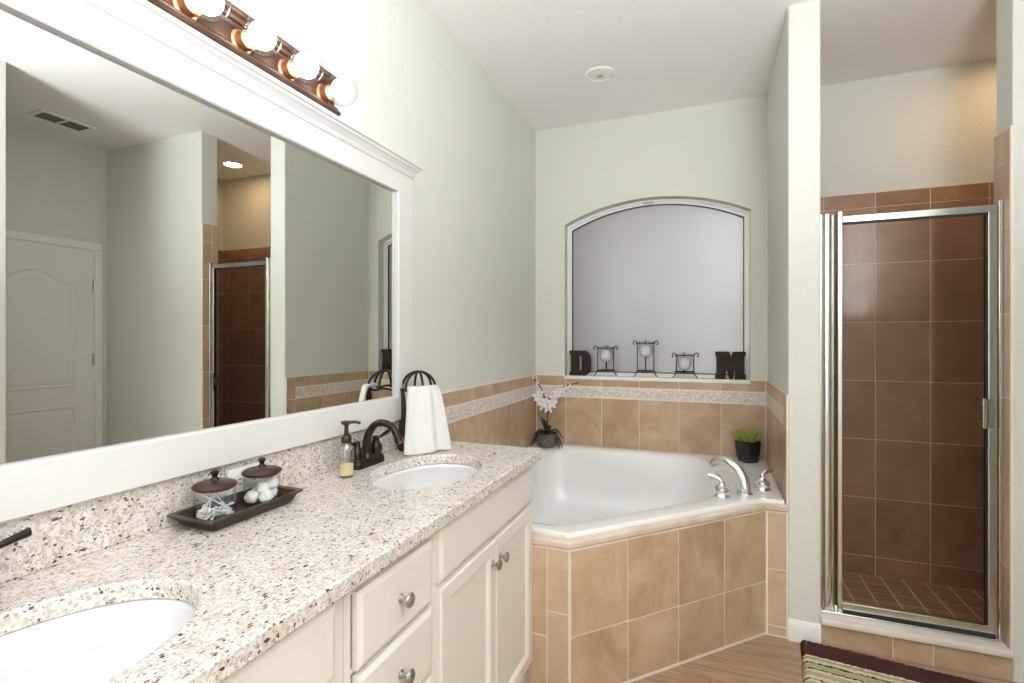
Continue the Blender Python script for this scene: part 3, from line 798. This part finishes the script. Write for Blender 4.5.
# ------------------------------------------------------------------ vanity light
LY0, LY1, LZ0, LZ1 = .46, 1.335, 2.080, 2.206
lc = 2.134
vl = thing('vanity_light', 'brown bronze bar light with clear globe bulbs above the mirror', 'light', (XL, (LY0+LY1)/2, lc))
prof = [(XL+.001, LZ0+.004), (XL+.022, LZ0), (XL+.046, LZ0), (XL+.055, LZ0+.005), (XL+.057, LZ0+.011), (XL+.053, LZ0+.017), (XL+.047, LZ0+.019), (XL+.047, LZ0+.025), (XL+.041, LZ0+.031), (XL+.034, LZ0+.033), (XL+.030, LZ0+.040)]
prof += [(x, LZ0+LZ1-z) for x, z in prof[::-1]]
mb = MB().prism([(p[0], p[1]) for p in prof], lambda u, v, d: (u, d, v), LY0, LY1)
build('bar', mb, 'bronze_lamp', vl, smooth=0)
for k in range(6):
    by = 1.283 - .152*k
    s_ = build('socket', MB().lathe([(.031, .028), (.031, .033), (.024, .036), (.024, .060), (.021, .062)], (XL, by, lc), 22, axis='X'), 'copper', vl)
    b = build('bulb', MB().lathe([(.016, .058), (.017, .062)] + [(.0475*math.sin(a), .106-.0475*math.cos(a)) for a in [R(22 + 158*i/14) for i in range(15)]], (XL, by, lc), 24, axis='X', closed_ends=False), 'bulb_glass', vl)
    build('filament', MB().ball((XL+.106, by, lc), .034, 16, 10), 'filament', b)

# ------------------------------------------------------------------ ceiling fixtures
def can_light(name, label, x, y, r, lens):
    t = thing(name, label, 'light', (x, y, ZC))
    build('trim_ring', MB().lathe([(r, .001), (r, -.006), (r-.010, -.012), (r-.018, -.010), (r-.022, .0)], (x, y, ZC), 36, closed_ends=False), 'plastic', t)
    build('lens', MB().lathe([(r-.020, -.002), (r-.026, -.007), (r*.5, -.010), (0, -.011)], (x, y, ZC), 36), lens, t)
    return t
cl_ = can_light('recessed_light', 'round white recessed downlight, unlit, in the ceiling over the tub', -.584, 2.86, .085, 'plastic')
build('bracket', MB().box((-.60, 2.852, ZC-.020), (-.568, 2.868, ZC-.008), .003), 'nickel', cl_)
can_light('recessed_light', 'lit warm recessed downlight in the shower ceiling, seen in the mirror', 1.50, 3.17, .088, 'shower_lamp')
v = thing('ceiling_vent', 'rectangular white ceiling air vent with two louvred halves, seen in the mirror', 'vent', (1.85, 2.12, ZC))
vx0, vx1, vy0, vy1 = 1.755, 1.945, 1.955, 2.285
mb = MB(); z = ZC-.008
mb.loops([rr2 for rr2 in ([(vx0, vy0, ZC), (vx1, vy0, ZC), (vx1, vy1, ZC), (vx0, vy1, ZC)], [(vx0+.006, vy0+.006, z), (vx1-.006, vy0+.006, z), (vx1-.006, vy1-.006, z), (vx0+.006, vy1-.006, z)],
     [(vx0+.03, vy0+.03, z), (vx1-.03, vy0+.03, z), (vx1-.03, vy1-.03, z), (vx0+.03, vy1-.03, z)], [(vx0+.03, vy0+.03, ZC-.001), (vx1-.03, vy0+.03, ZC-.001), (vx1-.03, vy1-.03, ZC-.001), (vx0+.03, vy1-.03, ZC-.001)])])
mb.box((vx0+.03, 2.112, ZC-.008), (vx1-.03, 2.128, ZC-.001))
build('frame', mb, 'plastic', v, smooth=0)
mb = MB()
for k in range(9):
    x = vx0 + .038 + k*.0142
    for ya, yb in ((vy0+.03, 2.112), (2.128, vy1-.03)):
        mb.box((x-.005, ya, -.0006), (x+.005, yb, .0006), mtx=Matrix.Translation((0, 0, ZC-.005)) @ Matrix.Translation((x, 0, 0)) @ Matrix.Rotation(R(35), 4, 'Y') @ Matrix.Translation((-x, 0, 0)))
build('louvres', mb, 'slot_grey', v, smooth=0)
build('backing', MB().box((vx0+.03, vy0+.03, ZC-.0012), (vx1-.03, vy1-.03, ZC-.0004)), 'dark_slot', v, smooth=0)

# ------------------------------------------------------------------ door on the end wall (seen in the mirror)
DY0, DY1, DH = 1.73, 2.49, 2.05
dr = MB(); X0 = XE - .022
def dr_loop(x, y0, y1, z0, z1, arch=0, n=10):
    pts = [(x, y0, z0), (x, y1, z0)]
    for i in range(n+1):
        t_ = i/n; pts.append((x, y1+(y0-y1)*t_, z1 + arch*(math.sin(math.pi*t_)**2)))
    return pts
dr.box((X0, DY0, .01), (XE-.001, DY1, DH))
door = struct('door_1', dr, 'door', 'white two-panel interior door on the end wall, seen in the mirror', smooth=0)
for (z0, z1, ar) in ((.20, .86, 0), (1.0, 1.78, .09)):
    mb = MB(); a, b = DY0+.12, DY1-.12
    mb.loops([dr_loop(X0+.0005, a, b, z0, z1, ar), dr_loop(X0-.006, a+.006, b-.006, z0+.006, z1-.006, ar), dr_loop(X0-.006, a+.012, b-.012, z0+.012, z1-.012, ar),
              dr_loop(X0+.0005, a+.022, b-.022, z0+.022, z1-.022, ar), dr_loop(X0+.0002, a+.03, b-.03, z0+.03, z1-.03, ar), dr_loop(X0-.005, a+.055, b-.055, z0+.055, z1-.055, ar)], cap=True)
    build('door_panel', mb, 'door', door, smooth=0)
for z in (.30, 1.20, 1.78):
    build('door_hinge', MB().box((X0-.004, DY1-.012, z-.045), (X0+.003, DY1+.004, z+.045), .001).tube([(X0-.006, DY1-.001, z-.047), (X0-.006, DY1-.001, z+.047)], .005, 8), 'nickel', door)
build('door_knob', MB().lathe([(.026, .002), (.026, -.004), (.011, -.010), (.011, -.026), (.022, -.034), (.027, -.046), (.022, -.058), (.010, -.062), (0, -.0625)], (X0, DY0+.065, .95), 22, axis='X'), 'nickel', door)
cs = MB(); X1 = XE-.001
for (y0, y1, z0, z1) in ((DY1+.003, DY1+.060, 0, DH+.003), (DY0-.060, DY0-.003, 0, DH+.003), (DY0-.060, DY1+.060, DH+.003, DH+.062)):
    cs.box((XE-.024, y0, z0), (X1, y1, z1), .004)
struct('trim_door_casing', cs, 'trim_white', smooth=0)

# ------------------------------------------------------------------ shower door
DYc = 2.655; SB0 = .128
sd = thing('shower_door', 'framed glass shower door with polished silver frame on the tiled curb', 'shower door', ((XW+XJ)/2, DYc, SB0))
DX0, DX1 = XW, XJ - .009
DT = 1.905
jx = DX0 + .092
mb = MB().box((DX0+.001, DYc-.030, SB0), (DX0+.010, DYc+.020, DT+.012)).tube([(DX0+.040, DYc+.002, SB0), (DX0+.040, DYc+.002, DT+.012)], .0315, 32, flat=.8).box((jx-.020, DYc-.026, SB0), (jx, DYc+.016, DT+.020), .003)
build('hinge_jamb', mb, 'chrome_door', sd, smooth=30)
build('strike_jamb', MB().box((DX1-.014, DYc-.016, SB0), (DX1-.001, DYc+.020, DT+.015), .002), 'chrome_door', sd, smooth=0)
build('bottom_track', MB().box((DX0+.01, DYc-.030, SB0), (DX1-.01, DYc+.022, SB0+.010), .002).box((DX0+.02, DYc+.008, SB0+.008), (DX1-.014, DYc+.016, SB0+.028)), 'chrome_door', sd, smooth=0)
gx0, gx1 = jx+.001, DX1-.018
z0, z1 = SB0+.022, DT
def bar(a, b): return MB().box(a, b, .003, 2)
build('top_rail', bar((gx0, DYc-.014, z1-.030), (gx1, DYc+.012, z1)), 'chrome_door', sd, smooth=0)
build('bottom_rail', bar((gx0, DYc-.014, z0), (gx1, DYc+.012, z0+.032)), 'chrome_door', sd, smooth=0)
build('side_rail', bar((gx1-.030, DYc-.014, z0+.031), (gx1, DYc+.012, z1-.029)), 'chrome_door', sd, smooth=0)
build('gasket', MB().box((gx1-.036, DYc-.010, z0+.03), (gx1-.0295, DYc+.008, z1-.029)).box((gx0, DYc-.010, z1-.036), (gx1-.03, DYc+.008, z1-.0295)), 'rubber_and_gap', sd, smooth=0)
build('gap_shade_strip', MB().box((gx0+.004, DYc-.012, SB0+.0105), (gx1-.004, DYc-.004, z0+.001)), 'rubber_and_gap', sd, smooth=0)  # black strip put in for the shade in the gap below the door
build('glass_panel', MB().box((gx0, DYc-.003, z0+.03), (gx1-.033, DYc+.003, z1-.033)), 'shower_glass', sd, smooth=0)
hz = 1.052
build('handle', MB().box((gx1-.058, DYc-.042, hz-.062), (gx1-.043, DYc-.030, hz+.062), .003, 2).box((gx1-.055, DYc-.032, hz-.03), (gx1-.046, DYc-.002, hz+.03), .002).box((gx1-.034, DYc-.024, hz-.058), (gx1-.014, DYc-.012, hz+.058), .002), 'nickel', sd, smooth=0)

# ------------------------------------------------------------------ things on the counter
# tray
tx0, tx1, ty0, ty1 = -1.148, -1.018, .792, 1.052
tray = MB()
def tl(d, z, r=.012): return [(x, y, z) for x, y in round_poly([(tx0-d, ty0-d*1.4), (tx1+d, ty0-d*1.4), (tx1+d, ty1+d*1.4), (tx0-d, ty1+d*1.4)], r, 4)]
tray.loops([tl(-.016, CZ), tl(-.010, CZ+.004), tl(-.003, CZ+.020), tl(.004, CZ+.027), tl(.007, CZ+.028), tl(.006, CZ+.031), tl(-.004, CZ+.030), tl(-.010, CZ+.016), tl(-.015, CZ+.007), tl(-.03, CZ+.006)], cap=True)
f0 = tray.bm.faces
tr = build('tray', tray, 'espresso', smooth=40)
bmx = bmesh.new(); bmx.from_mesh(tr.data); bmesh.ops.holes_fill(bmx, edges=[e for e in bmx.edges if e.is_boundary]); bmx.to_mesh(tr.data); bmx.free()
tag(tr, 'dark espresso rectangular tray holding two glass jars on the counter', 'tray')
TB = CZ + .0065
def jar(c, label):
    t = thing('glass_jar', label, 'jar', (c[0], c[1], TB))
    r, h = .0445, .078
    prof = [(0, 0), (r-.008, 0), (r-.002, .003), (r, .010), (r, h), (r-.003, h), (r-.003, .012), (r-.010, .006), (0, .006)]
    build('glass_body', MB().lathe(prof, (c[0], c[1], TB), 40), 'glass', t, smooth=40)
    l = build('lid', MB().lathe([(r-.005, h-.004), (r-.005, h+.001), (r+.002, h+.001), (r+.003, h+.005), (r, h+.009), (r-.010, h+.013), (.02, h+.016), (.010, h+.017)], (c[0], c[1], TB), 40), 'lid', t, smooth=40)
    build('lid_knob', MB().lathe([(.011, h+.015), (.009, h+.020), (.0055, h+.024), (.007, h+.029), (.0095, h+.033), (.009, h+.037), (.005, h+.040), (0, h+.0405)], (c[0], c[1], TB), 22), 'bronze', l)
    return t
J1, J2 = (-1.083, .852), (-1.083, .986)
jar(J1, 'left lidded glass jar on the tray, filled with cotton swabs')
jar(J2, 'right lidded glass jar on the tray, filled with cotton balls')
# cotton swabs
sw = MB().tube([(-.034, 0, 0), (.034, 0, 0)], .0012, 6)
for s_ in (-1, 1): sw.ball((s_*.032, 0, 0), .0029, 8, 6, (2.2, 1, 1))
def swab_obj():
    o = build('cotton_swab', sw, 'cotton'); return o
s0 = swab_obj()
SW_L = 'loose white cotton swab inside the left lidded jar on the tray'
for k in range(26):
    o = s0 if k == 0 else s0.copy()
    if k: COL.objects.link(o)
    tag(o, SW_L, 'cotton swab', 'cotton swabs in the left jar')
    low = k < 19
    az = rnd.gauss(.9, 1.1); el = rnd.uniform(-.12, .22) if low else rnd.uniform(.55, .8)
    zz = (.010 + .0009*k if low else .040) + .030*abs(math.sin(el))*.6
    off = max(0, .040 - .035*math.cos(el)); a2 = rnd.uniform(0, 6.28)
    o.location = (J1[0]+off*math.cos(a2)*.6, J1[1]+off*math.sin(a2)*.6, TB+zz); o.rotation_euler = (0, -el, az)
cb0 = None
for k, (dx, dy, dz) in enumerate(((-.010, -.026, .021), (.026, -.010, .021), (.006, .026, .021), (-.026, .008, .022), (.004, .000, .040), (-.012, .022, .048), (.016, .020, .050))):
    if cb0 is None:
        mb = MB().ball((0, 0, 0), .0168, 28, 20)
        for v_ in mb.bm.verts: v_.co *= 1 + .09*math.sin(v_.co.x*260+1)*math.cos(v_.co.y*230+v_.co.z*200) + rnd.uniform(-.025, .025)
        cb0 = o = build('cotton_ball', mb, 'cotton', smooth=180)
    else:
        o = cb0.copy(); COL.objects.link(o); o.rotation_euler = (k, k*.7, k*1.3)
    o.location = (J2[0]+dx*.9, J2[1]+dy*.9, TB+dz)
    tag(o, 'fluffy white cotton ball inside the right lidded jar on the tray', 'cotton ball', 'cotton balls in the right jar')
# outlet on the backsplash
ou = thing('wall_outlet', 'white horizontal power outlet on the granite backsplash behind the jars', 'outlet', (BX, 1.005, .98))
build('cover_plate', MB().box((BX-.001, .945, .944), (BX+.006, 1.062, 1.016), .003, 2), 'plastic', ou)
for y in (.982, 1.026):
    s_ = build('socket', MB().box((BX+.004, y-.016, .964), (BX+.0085, y+.016, .996), .003, 2), 'plastic', ou)
    build('slot', MB().box((BX+.0082, y-.010, .985), (BX+.0088, y+.001, .9875)).box((BX+.0082, y-.010, .9725), (BX+.0088, y+.001, .975)).box((BX+.0082, y+.006, .978), (BX+.0088, y+.010, .982)), 'dark_slot', s_, smooth=0)
# soap dispenser
sc_ = (-1.064, 1.290)
sp = thing('soap_dispenser', 'clear soap pump bottle with amber soap and brown pump beside the far faucet', 'soap dispenser', (*sc_, CZ))
build('bottle', MB().lathe([(0, 0), (.021, 0), (.0235, .004), (.0235, .088), (.021, .098), (.014, .106), (.0125, .114), (.0105, .114), (.012, .104), (.019, .096), (.0215, .088), (.0215, .007), (0, .006)], (*sc_, CZ), 32), 'glass_bottle', sp, smooth=40)
build('soap', MB().lathe([(0, .007), (.0205, .0075), (.0208, .040), (0, .041)], (*sc_, CZ), 32), 'soap', sp, smooth=40)
pu = build('pump', MB().lathe([(.0155, .108), (.0165, .112), (.0165, .126), (.013, .131), (.008, .134), (.0065, .148), (.0065, .166)], (*sc_, CZ), 24), 'lid', sp)
build('nozzle', MB().lathe([(.010, .163), (.0135, .167), (.0135, .172), (.008, .176), (0, .176)], (*sc_, CZ), 20).tube(smooth_path([(sc_[0], sc_[1], CZ+.170), (sc_[0]+.02, sc_[1]+.016, CZ+.171), (sc_[0]+.034, sc_[1]+.026, CZ+.167)], 4), .0048, 8).tube([(sc_[0], sc_[1], CZ+.170), (sc_[0]-.012, sc_[1]-.010, CZ+.171)], .005, 8), 'lid', pu)

# towel stand with towel
ts = (-1.078, 1.736)
TH = .305; RR = .069
st = thing('towel_stand', 'dark iron caged towel stand at the far end of the counter', 'towel stand', (*ts, CZ))
zr = CZ + .235
build('base', MB().lathe([(0, 0), (.078, 0), (.080, .003), (.076, .007), (.02, .010), (0, .011)], (*ts, CZ), 32), 'strap', st)
for a in (R(203), R(323), R(83)):
    c_, s_ = math.cos(a), math.sin(a)
    pp = smooth_path([(ts[0]+c_*d, ts[1]+s_*d, CZ+h) for d, h in ((.076, .008), (.070, .05), (.064, .10), (.062, .16), (.065, .21), (.069, .240))], 5)
    build('strap', MB().tube(pp, [.015-.005*i/len(pp) for i in range(len(pp))], 10, flat=.30, ref=(c_, s_, 0)), 'strap', st)
rim = [(ts[0]+RR*math.cos(2*math.pi*k/36), ts[1]+RR*math.sin(2*math.pi*k/36), zr + .004*math.cos(6*2*math.pi*k/36)) for k in range(36)]
build('rim', MB().tube(rim, .0042, 8, closed=True), 'iron', st)
mb = MB()
for a in (R(15), R(75), R(135)):
    mb.tube([(ts[0]+RR*math.cos(t_)*math.cos(a), ts[1]+RR*math.cos(t_)*math.sin(a), zr + (TH-.235)*math.sin(t_)) for t_ in [math.pi*i/20 for i in range(21)]], .0052, 8)
mb.ball((ts[0], ts[1], zr+TH-.235), .009, 12, 8, (1.3, 1.3, .5))
build('dome_cage', mb, 'iron', st)
# towel: hung through the cage, front fall spreading to the counter
ta = R(-33)      # the fall faces the room
ux, uy = math.cos(ta), math.sin(ta); px, py = -uy, ux
tw = MB()
def tow(u, v):
    w_ = .056 + .008*min(1, v/.25) + .036*v
    s_ = (u-.5)*2
    fold = .006*math.sin(s_*7 + 1.2)*min(1, v*2) + .003*math.sin(s_*13)
    if v < .12:
        q = v/.12; d = RR - .016 + .026*q; z = zr + .004 + .011*math.sin(math.pi*q*.75)
    else:
        q = (v-.12)/.88; d = RR + .012 + .034*q**.7; z = zr + .012 - (zr + .012 - CZ - .004)*q
    d = d + fold*.9 - .022*s_*s_*(1-.4*v)
    return (ts[0] + ux*d + px*(w_*s_ - .010), ts[1] + uy*d + py*(w_*s_ - .010), z + (.003*math.sin(s_*4) if v > .9 else 0))
tw.grid(24, 40, tow)
tow_o = build('hand_towel', tw, 'towel', smooth=180, solid=.009, subsurf=1)
tag(tow_o, 'white hand towel draped from the dark towel stand on the counter', 'towel')

# ------------------------------------------------------------------ window sill decor
def letter(name, label, x, y, polys, z0, wd, ht, th, hole=None):
    mb = MB()
    fn = lambda u, v, d: (x + u*wd, y + d, z0 + v*ht)
    if hole:
        c = (.5, .5); o_, i_ = ring_pair(c, polys, hole)
        mb.loops([[fn(u, v, 0) for u, v in o_], [fn(u, v, th) for u, v in o_], [fn(u, v, th) for u, v in i_], [fn(u, v, 0) for u, v in i_], [fn(u, v, 0) for u, v in o_]])
    else:
        mb.prism(polys, fn, 0, th)
    o = build(name, mb, 'letter', smooth=35, bevel=.002)
    return tag(o, label, 'letter')
def darc(cx, cz, rx, rz, a0, a1, n=10): return [(cx+rx*math.cos(R(a0+(a1-a0)*i/n)), cz+rz*math.sin(R(a0+(a1-a0)*i/n))) for i in range(n+1)]
Dp = [(0, 0), (.66, 0)] + darc(.66, .34, .34, .34, -80, 0) + darc(.66, .66, .34, .34, 0, 80) + [(.66, 1), (0, 1), (0, .90), (.07, .82), (.07, .18), (0, .10)]
Dh = [(.44, .22), (.50, .20)] + darc(.50, .30, .09, .10, -70, 0, 4) + darc(.50, .70, .09, .10, 0, 70, 4) + [(.50, .80), (.44, .78)]
letter('letter_block', 'dark wooden slab letter D on the left end of the window sill', -.932, YB+.012, Dp, SILL-.001, .150, .176, .035, Dh)
Mp = [(0, 0), (.355, 0), (.355, .05), (.34, .08), (.365, .36), (.47, .015), (.58, .015), (.645, .36), (.66, .08), (.64, .05), (.64, 0), (1, 0), (1, .17), (.96, .22), (.96, .80), (1, .86), (1, 1), (.575, 1), (.525, .80), (.465, 1), (0, 1), (0, .86), (.04, .80), (.04, .22), (0, .17)]
letter('letter_block', 'dark wooden slab letter M on the right end of the window sill', .029, YB+.008, Mp, SILL-.001, .178, .176, .035)

def candle_holder(x, y, hh, label):
    t = thing('candle_holder', label, 'candle holder', (x, y, SILL))
    r = .062; zt = SILL + hh; mb = MB()
    for k in range(3):
        a = R(97 + 120*k); c_, s_ = math.cos(a), math.sin(a)
        P = [(r+.026, .0035), (r+.012, .020), (r+.001, .040), (r, .06), (r, hh-.035), (r+.004, hh-.015), (r+.016, hh-.004), (r+.028, hh-.010), (r+.030, hh-.024), (r+.021, hh-.030)]
        mb.tube(smooth_path([(x+c_*d, y+s_*d, SILL+h) for d, h in P], 5), .0034, 8)
    for zz, rr_ in ((.040, r), (hh-.020, r)):
        mb.tube([(x+rr_*math.cos(2*math.pi*k/28), y+rr_*math.sin(2*math.pi*k/28), SILL+zz) for k in range(28)], .003, 8, closed=True)
    if hh > .12:
        mb.tube([(x, y, SILL+.040), (x, y, zt-.116)], .0036, 8).tube([(x-r, y, SILL+.040), (x+r, y, SILL+.040)], .0028, 6)
    else: mb.tube([(x-r, y, SILL+.040), (x+r, y, SILL+.040)], .0028, 6)
    build('wire_frame', mb, 'wire', t)
    zc = zt - .070
    pr = [(.004, -.048), (.028, -.040), (.043, -.014), (.047, .012), (.048, .044), (.062, .053), (.060, .055), (.046, .047), (.044, .014), (.040, -.012), (.026, -.037), (.004, -.044)]
    build('glass_cup', MB().lathe(pr, (x, y, zc), 30), 'glass', t, smooth=50)
    build('candle', MB().ball((x, y, zc-.003), .041, 22, 14), 'wax', t, smooth=180)
    build('lid', MB().lathe([(.056, .054), (.050, .060), (.016, .067), (.004, .069), (.004, .075), (.0065, .079), (.003, .084), (0, .085)], (x, y, zc), 26), 'glass', t, smooth=50)
    return t
candle_holder(-.675, YB+.030, .213, 'wire candle holder of middle height with white globe candle, next to the letter D')
candle_holder(-.408, YB+.030, .248, 'tallest wire candle holder with white globe candle, in the middle of the sill')
candle_holder(-.158, YB+.030, .168, 'shortest wire candle holder with white globe candle, nearer the letter M')

# ------------------------------------------------------------------ plants on the tub rim
oc = (-1.050, 3.345)
orc = thing('potted_orchid', 'white orchid in a rough brown pot on the far left corner of the tub', 'orchid', (*oc, DZ))
build('pot', MB().lathe([(0, 0), (.050, 0), (.066, .012), (.079, .042), (.081, .068), (.075, .088), (.070, .092), (.065, .084), (0, .080)], (*oc, DZ-.001), 32), 'pot_brown', orc, smooth=50)
build('soil', MB().lathe([(0, .087), (.067, .080), (.066, .078), (0, .078)], (*oc, DZ), 24), 'soil', orc)
def leaf_mesh(base, az, L, up, droop, wd, nseg=8):
    mb = MB(); c_, s_ = math.cos(az), math.sin(az)
    def fn(u, v):
        d = L*u; h = up*math.sin(u*math.pi*.6) - droop*u*u
        wv = wd*math.sin(math.pi*min(1, .12+u*.88))**.7*(v-.5)*2
        k = abs(v-.5)*.012
        return (base[0]+c_*d - s_*wv, base[1]+s_*d + c_*wv, base[2]+h+k)
    return mb.grid(nseg, 4, fn)
for az, L, up, dr_ in ((193, .115, .05, .15), (212, .11, .06, .11), (228, .105, .065, .12), (352, .115, .045, .13), (8, .11, .06, .09), (335, .115, .05, .14), (245, .06, .10, .0), (215, .05, .11, .0), (100, .07, .07, .04)):
    build('leaf', leaf_mesh((oc[0], oc[1], DZ+.085), R(az), L, up, dr_, .024), 'leaf_dark', orc, smooth=180, solid=.0025)
stem1 = smooth_path([(oc[0], oc[1], DZ+.08), (oc[0]+.004, oc[1]-.004, DZ+.20), (oc[0]-.004, oc[1]-.012, DZ+.30), (oc[0]-.045, oc[1]-.02, DZ+.41), (oc[0]-.098, oc[1]-.03, DZ+.480)], 6)
stem2 = smooth_path([(oc[0]-.002, oc[1]-.01, DZ+.28), (oc[0]+.05, oc[1]-.03, DZ+.35), (oc[0]+.12, oc[1]-.04, DZ+.415), (oc[0]+.235, oc[1]-.05, DZ+.45)], 6)
build('stem', MB().tube(stem1, [.0058-.0015*i/len(stem1) for i in range(len(stem1))], 8).tube(stem2, [.0055-.0015*i/len(stem2) for i in range(len(stem2))], 8), 'twig', orc)
def flower(c, nrm, s_):
    q = Vector(nrm).to_track_quat('Z', 'Y').to_matrix(); mb = MB()
    for k in range(5):
        a = R(90+72*k); wd = (.62 if k in (1, 4) else .42)*s_
        def fn(u, v):
            x = u*s_; y = wd*math.sin(math.pi*(.08+.9*u))*(v-.5); z = .25*s_*u*u - .1*s_*abs(v-.5)
            return Vector(c) + q @ Vector((x*math.cos(a)-y*math.sin(a), x*math.sin(a)+y*math.cos(a), z))
        mb.grid(5, 4, fn)
    f = build('flower', mb, 'petal', orc, smooth=180, solid=.0015)
    build('throat', MB().ball(Vector(c) + q @ Vector((0, 0, .005)), .0045, 10, 8), 'petal_core', f)
for k, (dx, dy, h, s_) in enumerate(((.018, -.045, .262, .034), (-.012, -.04, .275, .034), (.040, -.05, .292, .032), (-.030, -.04, .305, .034), (.008, -.05, .300, .030), (-.046, -.045, .335, .032), (.052, -.05, .330, .030), (-.030, -.045, .360, .026), (.070, -.055, .365, .028), (.098, -.055, .388, .024))):
    flower((oc[0]+dx*1.25, oc[1]+dy, DZ+h+.01), (rnd.uniform(.0, .6), -1, rnd.uniform(-.3, .35)), s_*1.3)
for c_ in ((oc[0]-.060, oc[1]-.028, DZ+.44), (oc[0]-.092, oc[1]-.032, DZ+.472), (oc[0]+.145, oc[1]-.045, DZ+.42), (oc[0]+.175, oc[1]-.048, DZ+.432)):
    build('bud', MB().ball(c_, .008, 10, 8, (.9, .9, 1.3)), 'petal', orc, smooth=180)
pc = (.210, 3.365)
sc2 = thing('potted_succulent', 'lime green succulent in a black pot on the right corner of the tub', 'succulent', (*pc, DZ))
sq = round_poly([(pc[0]-1, pc[1]-1), (pc[0]+1, pc[1]-1), (pc[0]+1, pc[1]+1), (pc[0]-1, pc[1]+1)], .55, 8)
ca, sa = math.cos(R(38)), math.sin(R(38))
def sqr(s_, z): return [(pc[0]+((x-pc[0])*ca-(y-pc[1])*sa)*s_, pc[1]+((x-pc[0])*sa+(y-pc[1])*ca)*s_, DZ-.001+z) for x, y in sq]
build('pot', MB().loops([sqr(.01, 0), sqr(.040, 0), sqr(.045, .005), sqr(.054, .05), sqr(.059, .106), sqr(.060, .124), sqr(.056, .126), sqr(.054, .117), sqr(.01, .120)], cap=True), 'pot_black', sc2, smooth=50)
build('soil', MB().lathe([(0, .122), (.054, .118), (.053, .115), (0, .115)], (*pc, DZ), 24), 'soil', sc2)
mb = MB()
for k in range(34):
    a = k*2.39996; q = k/33; el = R(80 - 58*q); L = .05 + .050*q
    b0 = Vector((pc[0], pc[1], DZ+.116)) + Vector((math.cos(a), math.sin(a), 0))*.028*q
    d = Vector((math.cos(a)*math.cos(el), math.sin(a)*math.cos(el), math.sin(el)))
    pth = [b0 + d*L*t_ + Vector((0, 0, .012*t_*t_)) for t_ in (0, .25, .5, .75, .92, 1)]
    mb.tube(pth, [.007, .013, .016, .012, .005, .001], 8, flat=.4, ref=(-math.sin(a), math.cos(a), 0))
build('rosette', mb, 'leaf_lime', sc2, smooth=60)

# ------------------------------------------------------------------ bath mat
rgL, rgW = .80, .50
mb = MB(); rr3 = random.Random(3)
def rugf(u, v):
    e = min(u, 1-u)*rgL; e2 = min(v, 1-v)*rgW; m_ = min(e, e2)
    edge = min(1, m_/.02)
    return (u*rgL + rr3.uniform(-.002, .002), -v*rgW + rr3.uniform(-.003, .003), .003 + .026*edge**.5 + rr3.uniform(-.0025, .0025)*edge)
mb.grid(130, 84, rugf)
rug = build('bath_mat', mb, 'rug', smooth=180)
rug.location = (.373, 2.570, 0); rug.rotation_euler = (0, 0, R(-6.5))
k_ = rug.modifiers.new('thick', 'SOLIDIFY'); k_.thickness = .003; k_.offset = -1
tag(rug, 'plush bath mat with dark brown border and cream stripes before the shower', 'bath mat')
